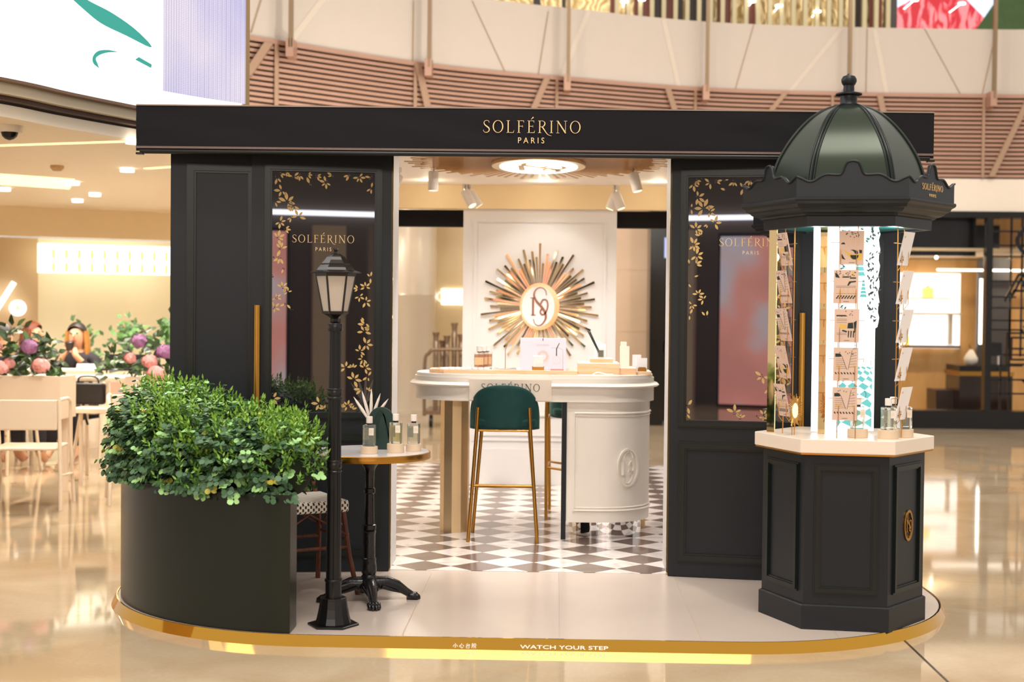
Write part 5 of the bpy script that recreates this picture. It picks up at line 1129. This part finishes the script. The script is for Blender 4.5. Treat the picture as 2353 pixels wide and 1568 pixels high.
q = MB(); cring(q, .02, .02, .868, 1.015); cring(q, .028, .03, 1.015, 1.035); cring(q, .02, .028, 1.006, 1.015); q.build('top', M_white, t, smooth=30)
for a_, c_ in ((-.56, 0), (0, 0)):
    pass
outl = crect(X0, X1, Y0, Y1, RR, 16)
def mould(pts, name):
    q = MB(); m_ = len(pts); vs = []; prof = [(.020, .955), (-.004, .958), (-.014, .968), (-.002, .980), (.020, .986)]
    for i, p in enumerate(pts):
        a = Vector(pts[max(i-1, 0)]); c = Vector(pts[min(i+1, m_-1)]); tt = (c-a).normalized(); nr = Vector((-tt.y, tt.x))
        for o_, z in prof: vs.append((p[0]+nr.x*o_, p[1]+nr.y*o_, z))
    k = len(prof); q.add(vs, [(i*k+j, (i+1)*k+j, (i+1)*k+j+1, i*k+j+1) for i in range(m_-1) for j in range(k-1)]+[tuple(range(k)), tuple((m_-1)*k+j for j in range(k))]); return q.build(name, M_white, t, smooth=40)
front_r = [(-.016, Y0)]+[p for p in outl[17:34]]+[(X1, Y1-RR)]+[p for p in outl[34:51]]
front_l = [p for p in outl[51:68]]+[(X0, Y0+RR)]+[p for p in outl[0:17]]+[(-.532, Y0)]
mould(front_r, 'moulding'); mould(front_l, 'moulding')
q = MB((0, Y0+.02, 0), (1, 0, 0), (0, 0, 1)); q.box(-.532, -.016, .874, 1.006, 0, .012); q.build('name_plate', mat('cream_plate', '#e4d6c6', .35), t)
q = MB((0, Y0+.008, 0), (1, 0, 0), (0, 0, 1)); serif(q, 'SOLFÉRINO', -.272, .934, .046, .002); q.build('name_lettering', M_black, t)
# right cabinet following the rounded corner
cab = [(.082, Y0+.045), (X1-RR, Y0+.045)]+[(X1-RR+(RR-.045)*math.cos(-PI/2+PI/2*i/16), Y0+RR+(RR-.045)*math.sin(-PI/2+PI/2*i/16)) for i in range(17)]+[(X1-.045, 9.62), (.082, 9.62)]
q = MB(); q.prism(cab, .112, .868); q.build('cabinet', M_white, t, smooth=30)
arc = [(.12, Y0+.045), (.20, Y0+.045), (X1-RR, Y0+.045)]+[(X1-RR+(RR-.045)*math.cos(-PI/2+PI/2*i/16), Y0+RR+(RR-.045)*math.sin(-PI/2+PI/2*i/16)) for i in range(17)]+[(X1-.045, 9.40)]
def arcstrip(q, pts, z0, z1, d):
    m_ = len(pts); vs = []
    for i, p in enumerate(pts):
        a = Vector(pts[max(i-1, 0)]); c = Vector(pts[min(i+1, m_-1)]); tt = (c-a).normalized(); nr = Vector((tt.y, -tt.x))
        for o_, z in ((0, z0), (d*.6, z0+.003), (d, (z0+z1)/2), (d*.6, z1-.003), (0, z1)): vs.append((p[0]+nr.x*o_, p[1]+nr.y*o_, z))
    q.add(vs, [(i*5+j, (i+1)*5+j, (i+1)*5+j+1, i*5+j+1) for i in range(m_-1) for j in range(4)])
q = MB(); arcstrip(q, arc, .790, .806, .010); arcstrip(q, arc, .776, .786, .006); arcstrip(q, arc, .178, .194, .010); arcstrip(q, arc, .200, .210, .006); q.box(.12, .132, Y0+.036, Y0+.045, .178, .806); q.box(.137, .144, Y0+.040, Y0+.045, .20, .78); q.build('panel_moulding', M_white, t, smooth=40)
an = R(-57); cc = Vector((X1-RR, Y0+RR, 0)); dn = Vector((math.cos(an), math.sin(an), 0)); tn = Vector((-dn.y, dn.x, 0))
q = MB(cc+dn*(RR-.049), tn, (0, 0, 1)); q.ring(0, .455, .082, .122, .070, .108, .012, 40); monogram(q, 0, .455, .120, .010, 0, 0, False); q.build('embossed_monogram', M_white, t, smooth=50)
q = MB(); q.box(.050, .080, Y0+.035, 9.05, .003, .868); q.build('end_panel', M_dark, t)
q = MB(); q.lathe([(.235, .003), (.235, .112)], 64, .335, 9.235); q.build('mirror_plinth', mat('mirror', '#f2f2f2', .02, 1.), t, smooth=30)
q = MB(); q.lathe([(.095, .003), (.095, .868)], 10, -.640, 9.19, rot=.2); q.build('gold_column', mat('champagne_gold', '#e2c79a', .38, .75), t)
q = MB(); q.box(.555, .612, 9.44, 9.50, .003, .868); q.build('gold_foot', mat('champagne_gold', '#d8b476'), t)

# counter-top wares, top at z 1.035
CT = 1.0355
t = thing('oak_tray', 'long flat oak tray with glass top on the left of the counter', 'tray', (-.34, 9.2, CT))
q = MB(); q.prism([(-.80, 9.06), (-.70, 8.97), (.145, 8.93), (.145, 9.35), (-.70, 9.35), (-.80, 9.26)], CT, CT+.024); q.build('board', M_oak, t)
q = MB(); q.prism([(-.76, 9.07), (-.68, 9.00), (.13, 8.96), (.13, 9.33), (-.68, 9.33), (-.76, 9.25)], CT+.024, CT+.026); q.build('glass_sheet', mat('grey_glass', '#c9c8c4', .06), t)
for k in range(7):
    q = MB((-.66+k*.038, 9.03+.01*(k % 2), CT+.026), (1, 0, 0), (0, 1, 0)); q.lathe([(.017, 0), (.018, .006), (.014, .012)], 14); tag(q.build('white_disc', M_paper, smooth=50), 'small round white scent disc on the oak tray, '+ORD[k]+' of the row', 'disc', 'scent discs on the tray')
for k, (x, y) in enumerate([(-.480, 9.06), (-.458, 9.13), (-.436, 9.20)]):
    t = thing('amber_bottle', ['amber perfume bottle, front of the row of three on the counter', 'amber perfume bottle, middle of the row of three on the counter', 'amber perfume bottle, rearmost of the row of three on the counter'][k], 'bottle', (x, y, CT+.026), 0, 'amber bottles', world=False)
    q = MB(); q.box(-.032, .032, -.022, .022, 0, .104); q.build('glass_body', M_bglass, t, bevel=.003); q = MB(); q.box(-.028, .028, -.018, .018, .012, .094); q.build('perfume', M_amber, t, bevel=.003)
    q = MB(); q.box(-.027, .027, -.0235, -.0225, .028, .075); q.build('label', mat('peach_label', '#ecb98a', .5), t)
    q = MB(); q.lathe([(.014, .106), (.014, .112)], 14); q.build('collar', M_black, t); q = MB(); q.lathe([(.017, .112), (.017, .145)], 18); q.build('cap', M_cap, t, smooth=40)
t = thing('counter_sign', 'white boxed sign with pale sunburst print standing on the oak tray', 'sign', (-.075, 9.12, CT+.026))
q = MB(); q.box(-.221, .073, 9.11, 9.17, CT+.026, 1.262); q.build('box', mat('cool_white', '#e3deea', .5), t)
q = MB((0, 9.1095, 0), (1, 0, 0), (0, 0, 1)); serif(q, 'SOLFÉRINO', -.075, 1.212, .010, .0005, 0)
for i in range(40): a = 2*PI*i/40; q.strip([(-.075+.022*math.cos(a), 1.145+.022*math.sin(a)), (-.075+(.042 if i % 2 else .036)*math.cos(a), 1.145+(.042 if i % 2 else .036)*math.sin(a))], .0028, .0003, 1)
q.strip([(.012, 1.150), (.012, 1.195), (.030, 1.232)], [.006, .006, .004], .0006, 2); q.ring(.012, 1.122, .026, .026, .0248, .0248, .0004, 30, 1); q.strip([(-.02, 1.2), (.03, 1.2), (.05, 1.19), (.053, 1.17), (.053, 1.065)], .0016, .0004, 0); q.box(-.078, -.073, 1.245, 1.262, 0, .0006, 2)
q.build('print', [mat('grey_ink', '#a8a29c', .5), mat('peach_ink', '#ecc4a8', .5), M_ink], t)
t = thing('card_holder', 'brass holder with white card in front of the boxed sign', 'holder', (-.105, 9.03, CT+.026)); q = MB(); q.box(-.143, -.066, 9.02, 9.05, CT+.026, CT+.049); q.build('brass_block', M_gold2, t)
q = MB((0, 9.035, CT+.049), (1, 0, 0), (0, -.2, .98)); q.box(-.135, -.072, 0, .070, 0, .018); tag(q.build('white_card', M_paper), 'small white card block held in the brass holder on the oak tray', 'card')
q = MB(); q.box(-.025, .058, 8.99, 9.03, CT+.026, CT+.034); tag(q.build('pink_box', mat('salmon_pink', '#d9867c', .4)), 'flat salmon pink box in front of the boxed sign', 'box')
t = thing('glass_wand', 'thin clear stem holder standing on the oak tray left of the boxed sign', 'holder', (-.315, 9.08, CT+.026), world=False); q = MB(); q.lathe([(.030, 0), (.030, .003), (.004, .006)], 20); q.build('foot', M_bglass, t); q = MB(); q.tube([(0, 0, .005), (0, 0, .12), (.012, 0, .16)], .0022, 6); q.build('stem', M_gold2, t)
for nm, lab, bx in [('oak_riser', 'largest pale oak display riser at the right of the counter', (.150, .412, 9.05, 9.40, CT, 1.107)), ('oak_riser', 'narrow oak riser top tier holding the reed diffuser', (.228, .375, 9.12, 9.32, 1.1072, 1.135)), ('oak_riser', 'lower oak riser right of the largest one, under the white boxes', (.4125, .518, 9.06, 9.36, CT, 1.078)), ('oak_riser', 'lowest thin oak riser at the right end of the counter', (.5185, .618, 9.08, 9.36, CT, 1.056))]:
    t = thing(nm, lab, 'riser', ((bx[0]+bx[1])/2, (bx[2]+bx[3])/2, bx[4]), 0, 'oak risers on the counter'); q = MB(); q.box(*bx[:5], bx[5]-.003); q.build('block', M_oak, t); q = MB(); q.box(bx[0]-.0, bx[1], bx[2], bx[3], bx[5]-.003, bx[5]); q.build('top_sheet', M_white, t)
t = thing('reed_diffuser', 'small glass diffuser with dark slanting stick on the oak riser', 'diffuser', (.297, 9.17, 1.1355), world=False)
q = MB(); q.box(-.023, .023, -.02, .02, 0, .062); q.build('glass_jar', M_bglass, t, bevel=.003); q = MB(); q.box(-.017, .017, -.014, .014, .008, .052); q.build('liquid', mat('smoky_liquid', '#7a7560', .1, trans=.4), t)
q = MB(); q.tube([(-.010, 0, .03), (-.085, 0, .175)], .004, 8); q.tube([(-.004, 0, .03), (-.073, 0, .172)], .004, 8); q.build('stick', M_ink, t)
q = MB(); q.box(.258, .302, 9.24, 9.27, 1.1355, 1.235); q.box(.300, .332, 9.23, 9.262, 1.1355, 1.225); tag(q.build('white_carton', M_paper), 'white carton pair behind the reed diffuser', 'carton')
q = MB(); q.box(.421, .478, 9.12, 9.18, 1.0785, 1.215); q.box(.424, .460, 9.125, 9.17, 1.215, 1.243); tag(q.build('perfume_box', mat('cream_box', '#faf4e2', .4)), 'tall cream perfume box on the lower oak riser', 'box')
q = MB((0, 9.16, 1.0565), (1, 0, 0), (0, 0, 1)); q.box(.500, .556, 0, .105, -.004, 0); tag(q.build('white_card', M_paper), 'taller white card at the right end of the counter, partly hidden', 'card')
q = MB((0, 9.12, 1.0565), (1, 0, 0), (0, 0, 1)); q.box(.528, .592, .004, .085, -.004, 0); tag(q.build('white_card', M_paper), 'shorter white card above the rounded brass holder on the counter', 'card')
q = MB((0, 9.11, 1.0565), (1, 0, 0), (0, 0, 1)); q.prism([(.532, 0), (.588, 0), (.588, .018), (.580, .027), (.540, .027), (.532, .018)], 0, .012); tag(q.build('card_holder', M_gold2), 'small rounded brass card holder at the right end of the counter', 'holder')
q = MB(); q.tube(cr([(.24, 8.97, CT+.004), (.27, 8.965, CT+.017), (.30, 8.97, CT+.012), (.33, 8.98, CT+.005), (.37, 8.99, CT+.004)], 5), .0035, 8); tag(q.build('white_cable', M_paper, smooth=60), 'short white cable curling on the counter in front of the oak riser', 'cable')
q = MB(); q.box(-.36, -.16, 9.00, 9.02, CT+.026, CT+.027); tag(q.build('patterned_card', mat('rose_print', '#e2b7b2', .5, noise=.35, nscale=40)), 'flat pink patterned card lying on the oak tray', 'card')

# ------------------------------------------------------------------ bar stools
t = thing('bar_stool', 'dark green velvet bar stool with gold legs pulled up to the counter, seen from behind', 'stool', (-.310, 8.945, .003), 0, 'velvet bar stools', world=False)
ST = t
q = MB(); nu, nv = 28, 10; outr = []; 
def shell(off):
    vs = []
    for j in range(nv+1):
        for i in range(nu+1):
            u = -1+2*i/nu; a = u*R(88); top_ = .70+.275*(1-abs(u)**2.4)**.55 if abs(u) < 1 else .70; z = .685+(top_-.685)*j/nv
            rx, ry = .222-off, .205-off; x = rx*math.sin(a)**1 ; y = .02-ry*math.cos(a)
            vs.append((x, y, z if j else .685+off*.3))
    return vs
a_, c_ = shell(0), shell(.045); M1 = (nu+1)*(nv+1); fs = []
idx = lambda j, i: j*(nu+1)+i
for j in range(nv):
    for i in range(nu): fs += [(idx(j, i), idx(j, i+1), idx(j+1, i+1), idx(j+1, i)), (M1+idx(j, i), M1+idx(j+1, i), M1+idx(j+1, i+1), M1+idx(j, i+1))]
for i in range(nu): fs += [(idx(nv, i), idx(nv, i+1), M1+idx(nv, i+1), M1+idx(nv, i)), (idx(0, i), M1+idx(0, i), M1+idx(0, i+1), idx(0, i+1))]
for j in range(nv): fs += [(idx(j, 0), idx(j+1, 0), M1+idx(j+1, 0), M1+idx(j, 0)), (idx(j, nu), M1+idx(j, nu), M1+idx(j+1, nu), idx(j+1, nu))]
q.add(a_+c_, fs); o = q.build('backrest', M_teal, t, smooth=70)
sb = o.modifiers.new('sub', 'SUBSURF'); sb.levels = 1; sb.render_levels = 1
q = MB(); q.prism(crect(-.205, .205, -.16, .22, .12), .700, .765); q.build('seat', M_teal, t, smooth=50, bevel=.02, bseg=3)
for sx_ in (-1, 1):
    q = MB(); q.tube([(sx_*.158, -.197, .835), (sx_*.165, -.200, .70), (sx_*.214, -.192, .0)], .0115, 12); q.build('leg', M_gold2, t, smooth=60)
    q = MB(); q.tube([(sx_*.15, .16, .70), (sx_*.208, .20, .0)], .0115, 12); q.build('leg', M_gold2, t, smooth=60)
q = MB(); q.tube([(-.165, -.196, .693), (.165, -.196, .693)], .007, 8); q.tube([(-.15, .16, .695), (.15, .16, .695)], .007, 8); q.build('seat_frame', M_gold2, t, smooth=60)
q = MB(); q.tube([(-.19, -.195, .352), (.19, -.195, .352)], .008, 8); q.build('stretcher', M_gold2, t, smooth=60)
for sx_ in (-1, 1):
    q = MB(); q.tube([(sx_*.19, -.195, .352), (sx_*.185, .18, .30)], .008, 8); q.build('stretcher', M_gold2, t, smooth=60)
q = MB(); q.tube([(-.185, .18, .30), (.185, .18, .30)], .009, 8); q.build('footrest', M_gold2, t, smooth=60)
dup(ST, (.155, 9.985, .003), R(-93), 'second dark green bar stool, half hidden behind the dark edge panel of the counter')

# ------------------------------------------------------------------ the cafe at the left
t = thing('flower_planter', 'long white planter box of pink and purple hydrangeas at the left edge', 'planter', (-4.2, 11.1, -.045))
M_wht = mat('warm_white_metal', '#e9d6be', .4)
def hydrangea(t, heads, gx0, gx1, y, z, nl, hang=0):
    random.seed(int(gx0*10)); q = MB()
    for k in range(nl):
        x = random.uniform(gx0, gx1); zz = z+random.uniform(-.05-hang, .22*(1-((x-(gx0+gx1)/2)/((gx1-gx0)/2))**2)+.05); p = Vector((x, y+random.uniform(-.18, .10), zz))
        leaf3(q, p, Vector((random.uniform(-1, 1), random.uniform(-1, .3), random.uniform(-.4, .8))), Vector((random.uniform(-.4, .4), -.7, .7)), random.uniform(.07, .12), .055, random.choice([0, 0, 1]), False)
    q.build('foliage', [leafm('hydrangea_leaf', '#2c4420'), leafm('hydrangea_leaf_light', '#50703a')], t)['kind'] = 'stuff'
    for hx, hy, hz_, r_, mk in heads:
        q = MB(); 
        for k in range(90):
            u = random.uniform(-1, 1); a = random.uniform(0, 2*PI); s_ = math.sqrt(1-u*u); d = Vector((s_*math.cos(a), s_*math.sin(a), u*.8))
            p = Vector((hx, hy, hz_))+d*r_*.85; sd = d.cross(Vector((.3, .2, 1))).normalized()
            for j in range(2): leaf3(q, p-sd*.013*(1 if j else 1), sd if j == 0 else d.cross(sd), d, .028, .022, 0, True)
        q.lathe([(r_*.8*math.cos(R(e))+.001, hz_+r_*.64*math.sin(R(e))) for e in range(-90, 91, 30)], 12, hx, hy, 0)
        q.build('flower_head', mk, t)
M_hp = mat('pink_petals', '#eda9a4', .6, noise=.12, nscale=30); M_hv = mat('purple_petals', '#a5739f', .6, noise=.15, nscale=30)
b = MB(); b.box(-4.9, -3.84, 10.95, 11.30, .55, .885); b.build('box', M_wht, t); b = MB(); b.box(-4.85, -4.80, 11.0, 11.05, -.045, .55); b.box(-3.93, -3.88, 11.2, 11.25, -.045, .55); b.build('leg', M_wht, t)
hydrangea(t, [(-4.30, 10.92, .958, .068, M_hp), (-4.25, 10.95, .99, .05, M_hp), (-4.09, 10.95, 1.121, .078, M_hv), (-3.98, 10.90, .975, .078, M_hp), (-4.36, 10.95, 1.12, .06, M_hp)], -4.75, -3.88, 11.12, 1.02, 300, .12)
t2 = thing('flower_planter', 'white planter of purple and pink hydrangeas beside the dark booth panel', 'planter', (-3.2, 11.4, -.045))
b = MB(); b.box(-3.43, -2.75, 11.25, 11.60, .50, .875); b.build('box', M_wht, t2)
hydrangea(t2, [(-3.282, 11.15, 1.169, .070, M_hv), (-3.19, 11.12, 1.01, .070, M_hp), (-3.09, 11.18, 1.085, .075, M_hv), (-3.37, 11.2, 1.03, .05, M_hp), (-3.12, 11.05, .915, .085, M_hp)], -3.62, -2.85, 11.42, .96, 170, .05)
# white metal armchairs
t = thing('metal_chair', 'white metal cafe chair with slab back in front of the left planter', 'chair', (-3.86, 10.35, -.045), R(8), 'white cafe chairs', world=False); CH = t
q = MB(); q.box(-.24, .24, -.215, -.195, .58, .80); q.build('backrest', M_wht, t, bevel=.012); q = MB(); q.box(-.23, .23, -.2, .24, .43, .45); q.build('seat', M_wht, t, bevel=.008)
for sx_ in (-1, 1):
    q = MB(); q.tube([(sx_*.25, -.205, .80), (sx_*.255, -.20, .56), (sx_*.27, -.24, .0)], .014, 8); q.build('leg', M_wht, t, smooth=60)
    q = MB(); q.tube([(sx_*.25, -.2, .80), (sx_*.27, .0, .80), (sx_*.27, .12, .77), (sx_*.26, .18, .45), (sx_*.27, .25, 0)], .014, 8); q.build('leg', M_wht, t, smooth=60)
    q = MB(); q.tube([(sx_*.26, -.22, .25), (sx_*.265, .21, .22)], .010, 8); q.build('stretcher', M_wht, t, smooth=60)
for x, y, a, lab in [(-4.55, 10.5, 5, 'white metal cafe chair cut by the left edge of the photo'), (-3.12, 10.75, -160, 'white metal cafe chair behind the bush, facing the viewer'), (-4.66, 13.85, 180, 'white metal cafe chair under the drinking person'), (-5.35, 14.2, 255, 'white metal cafe chair under the person with auburn hair'), (-4.93, 12.45, -15, 'white metal cafe chair under the dark-haired person'), (-5.46, 13.25, 240, 'white metal cafe chair under the person at the far left edge')]:
    dup(CH, (x, y, -.045), R(a), lab)
t = thing('cafe_table', 'white cafe table with a trestle leg and laptop, nearest the left planter', 'table', (-3.78, 12.1, -.045))
b = MB(); b.box(-4.20, -3.30, 11.85, 12.35, .80, .835); b.build('table_top', M_wht, t, bevel=.005)
for x in (-4.1, -3.4):
    b = MB(); b.tube([(x, 11.9, -.045), (x+.08, 12.1, .8)], .016, 8); b.tube([(x+.02, 12.3, -.045), (x+.08, 12.1, .8)], .016, 8); b.build('leg', M_wht, t, smooth=60)
t = thing('cafe_bench', 'lower white bench table below the black bag in the cafe', 'table', (-3.7, 11.6, -.045))
b = MB(); b.box(-3.95, -3.25, 11.45, 11.8, .56, .60); b.build('table_top', M_wht, t, bevel=.005)
for x in (-3.9, -3.3):
    b = MB(); b.tube([(x, 11.6, -.045), (x, 11.6, .56)], .018, 8); b.build('leg', M_wht, t, smooth=60)
t = thing('black_bag', 'black handbag hanging below the white cafe table', 'bag', (-3.92, 11.85, .62)); b = MB(); b.prism([(-4.04, 11.78), (-3.78, 11.78), (-3.76, 11.84), (-4.02, 11.86)], .61, .79); b.build('body', mat('black_leather', '#141012', .4), t, bevel=.02, bseg=3)
b = MB(); b.tube(cr([(-4.0, 11.82, .78), (-3.98, 11.82, .84), (-3.85, 11.82, .84), (-3.82, 11.82, .78)], 4), .008, 6); b.build('handle', mat('black_leather', '#141012'), t, smooth=60)
b = MB(); b.tube(cr([(-3.95, 11.80, .62), (-3.92, 11.78, .5), (-3.90, 11.78, .44)], 4), .010, 6); b.build('strap', mat('black_leather', '#141012'), t, smooth=60)
b = MB(); b.box(-3.72, -3.60, 11.80, 11.86, .605, .80); tag(b.build('paper_bag', mat('rose_paper', '#d2b09e', .6)), 'pinkish paper bag with a dark mark beside the black handbag', 'bag')
t = thing('laptop', 'dark open laptop on the far cafe table in front of the drinking woman', 'laptop', (-4.1, 13.0, .9)); b = MB((-4.15, 13.05, .86), (1, 0, 0), (0, .25, .97)); b.box(-.02, .50, 0, .13, 0, .012); b.build('screen', M_black, t); b = MB(); b.box(-4.17, -3.65, 12.85, 13.05, .85, .862); b.build('keyboard', M_black, t)
t = thing('cafe_table', 'long white table at which the woman with the cup is sitting', 'table', (-4.5, 13.0, -.045)); b = MB(); b.box(-4.95, -3.75, 12.85, 13.30, .80, .845); b.build('table_top', M_wht, t); 
for x in (-4.85, -3.85):
    b = MB(); b.tube([(x, 13.05, -.045), (x, 13.05, .8)], .022, 8); b.build('leg', M_wht, t, smooth=60)
b = MB((-4.38, 12.9, .846), (1, 0, 0), (0, .3, .95)); b.box(0, .19, 0, .06, 0, .006); tag(b.build('menu_card', M_paper), 'small white menu card standing on the long cafe table', 'card')
q = MB((-3.40, 12.05, .836), (1, 0, 0), (0, 1, 0)); q.lathe([(.022, 0), (.028, .02), (.028, .10), (.018, .13)], 16); tag(q.build('juice_glass', mat('orange_juice', '#e8a838', .2), smooth=50), 'small orange juice bottle on the white cafe table', 'bottle')
# cafe plants
for (x, y, z, s_, lab) in [(-4.86, 14.65, .95, .30, 'leafy green plant behind the drinking woman, left of her head'), (-4.40, 14.65, 1.12, .16, 'small green plant behind the right shoulder of the drinking woman'), (-3.22, 11.9, 1.24, .10, 'dark green leafy branch beside the black booth panel')]:
    t = thing('green_plant', lab, 'plant', (x, y, z-.4)); random.seed(int(z*100)); q = MB()
    for k in range(130):
        p = Vector((x+random.gauss(0, s_*.45), y+random.gauss(0, .06), z+random.gauss(0, s_*.5))); leaf3(q, p, Vector((random.uniform(-1, 1), random.uniform(-.5, .5), random.uniform(-.3, 1))), Vector((0, -1, .5)), .075, .04, random.choice([0, 1]), False)
    q.build('foliage', [leafm('plant_leaf', '#5f8a4a'), leafm('plant_leaf_dark', '#2f5222')], t)['kind'] = 'stuff'
    q = MB(); q.tube([(x, y+.1, z-.6), (x, y, z)], .015, 6); q.lathe([(.10, -.045), (.13, .35)], 16, x, y+.1); q.build('pot', M_wht, t)

# seated people
def skin(name, verts, edges, radii, m, parent, root=0, sub=2):
    me = bpy.data.meshes.new(name); me.from_pydata([tuple(v) for v in verts], edges, []); me.materials.append(m); o = bpy.data.objects.new(name, me); C.objects.link(o)
    sk = o.modifiers.new('skin', 'SKIN'); 
    for v, r_ in zip(me.skin_vertices[0].data, radii): v.radius = (r_, r_) if not isinstance(r_, tuple) else r_; v.use_root = False
    me.skin_vertices[0].data[root].use_root = True; sk.use_smooth_shade = True
    s_ = o.modifiers.new('sub', 'SUBSURF'); s_.levels = sub; s_.render_levels = sub
    if parent: o.parent = parent
    return o
M_skin = mat('skin', '#d9a27e', .5, noise=.05)
def person(lab, loc, rz, hairm, topm, legm, raise_hand=False, long_hair=True, h=1.0):
    """seated figure facing local -Y; origin on the floor under the pelvis"""
    t = thing('person', lab, 'person', loc, rz, world=False)
    z0 = .50
    V = [(0, 0, z0), (0, .02, z0+.16), (0, .01, z0+.34), (0, -.01, z0+.48), (0, -.02, z0+.555), (0, -.04, z0+.62), (0, -.05, z0+.70), (0, -.045, z0+.775)]
    Rr = [(.14, .11), (.125, .09), (.15, .10), (.11, .07), (.048, .048), (.075, .08), (.082, .095), (.06, .07)]
    E_ = [(0, 1), (1, 2), (2, 3), (3, 4), (4, 5), (5, 6), (6, 7)]
    def chain(a, pts, rs):
        p = a
        for q_, r_ in zip(pts, rs): V.append(q_); Rr.append(r_); E_.append((p, len(V)-1)); p = len(V)-1
    for sx_ in (-1, 1):
        hand = [(sx_*.17, 0, z0+.46), (sx_*.24, -.08, z0+.26), (sx_*.06 if raise_hand else sx_*.20, -.26, z0+.50 if raise_hand else z0+.30), (sx_*.03 if raise_hand else sx_*.14, -.22, z0+.58 if raise_hand else z0+.31)]
        chain(3, hand, [.055, .042, .03, .034])
        chain(0, [(sx_*.09, -.02, z0-.01), (sx_*.12, -.40, z0-.01), (sx_*.12, -.42, .12), (sx_*.12, -.52, .04)], [.085, .058, .045, .03])
    b_ = skin('body', V, E_, Rr, M_skin, t)
    # clothes over torso and arms
    V2 = V[:5]; R2 = [(r_[0]+.012, r_[1]+.012) if isinstance(r_, tuple) else r_+.012 for r_ in Rr[:4]]+[.05]; E2 = [(0, 1), (1, 2), (2, 3), (3, 4)]; V2 = list(V2[:4])+[(0, -.015, z0+.52)]
    for sx_ in (-1, 1):
        n_ = len(V2); V2 += [(sx_*.17, 0, z0+.46), (sx_*.24, -.08, z0+.26), (sx_*.09 if raise_hand else sx_*.205, -.235, z0+.455 if raise_hand else z0+.295)]; R2 += [.068, .055, .042]; E2 += [(3, n_), (n_, n_+1), (n_+1, n_+2)]
    skin('sweater', V2, E2, R2, topm, t)
    V3 = [(0, 0, z0-.02)]; R3 = [(.155, .12)]; E3 = []
    for sx_ in (-1, 1):
        n_ = len(V3); V3 += [(sx_*.09, -.02, z0-.01), (sx_*.12, -.40, z0-.01), (sx_*.12, -.42, .12)]; R3 += [.098, .070, .058]; E3 += [(0, n_), (n_, n_+1), (n_+1, n_+2)]
    skin('trousers', V3, E3, R3, legm, t)
    # hair: a cap and, for long hair, falling locks
    q = MB()
    for j in range(9):
        for i in range(1): pass
    cz = z0+.715; vs = []; nI, nJ = 20, 9
    for j in range(nJ+1):
        e = R(-20 if j == 0 else -20+j*110/nJ)
        for i in range(nI):
            a = 2*PI*i/nI; fr = max(0, math.sin(-a)); # front is -y
            ee = max(e, R(38)*fr**1.5) if True else e
            vs.append((.096*math.cos(a)*math.cos(ee), -.036+.104*math.sin(a)*math.cos(ee), cz+.108*math.sin(ee)))
    q.add(vs, [(j*nI+i, j*nI+(i+1) % nI, (j+1)*nI+(i+1) % nI, (j+1)*nI+i) for j in range(nJ) for i in range(nI)])
    if long_hair:
        for k in range(13):
            a = R(-15+k*17.5); x, y = .088*math.cos(a), -.035+.095*math.sin(a)
            q.tube([(x, y, cz+.02), (x*1.12, y+.01, cz-.10), (x*1.2, y+.01, cz-.20), (x*1.05, y+.01, cz-.30)], [.022, .026, .024, .006], 8, 1)
    q.build('hair', [M_h3 if hairm is M_h1 else hairm, hairm], t, smooth=70)
    # face features
    q = MB(); q.tube([(0, -.135, cz-.005), (0, -.152, cz-.035), (0, -.138, cz-.045)], [.006, .011, .006], 6); q.build('nose', M_skin, t, smooth=60)
    for sx_ in (-1, 1):
        q = MB(); q.lathe([(.001, -.005), (.010, -.002), (.010, .002), (.001, .005)], 10); e = q.build('eye', M_ink, t); e.location = (sx_*.032, -.132, cz-.002); e.rotation_euler = (PI/2, 0, 0)
    q = MB(); q.tube([(-.02, -.126, cz-.068), (0, -.132, cz-.070), (.02, -.126, cz-.068)], .005, 6); q.build('mouth', mat('lips', '#b5564c', .4), t)
    return t
M_h1 = mat('blond_tipped_hair', '#b07a3a', .5, noise=.5, nscale=6); M_h2 = mat('auburn_hair', '#6d3520', .5, noise=.2); M_h3 = mat('dark_hair', '#231a16', .5)
M_c1 = mat('charcoal_sweater', '#2b272c', .8); M_c2 = mat('pale_shirt', '#cdbcae', .8)
person('person with long fair hair drinking from a dark cup at the cafe table', (-4.66, 13.78, -.045), R(0), M_h1, M_c1, M_c1, True)
q = MB((-4.66, 13.53, 1.005), (1, 0, 0), (0, 1, 0)); q.lathe([(.032, 0), (.044, .07), (.047, .075), (.03, .09)], 18); tag(q.build('coffee_cup', mat('dark_cup', '#2e2320', .4), smooth=40), 'dark paper coffee cup held by the person with fair hair', 'cup')
person('person with long auburn hair seated sideways behind the purple flowers', (-5.30, 14.2, -.045), R(75), M_h2, M_c1, M_c1)
person('person with short dark hair seated behind the leaves of the left planter', (-4.93, 12.5, -.045), R(165), M_h3, M_c1, M_c1, long_hair=False)
person('person at the far left edge in a pale shirt, mostly out of view', (-5.42, 13.25, -.045), R(60), M_h3, M_c2, M_c1, long_hair=False)
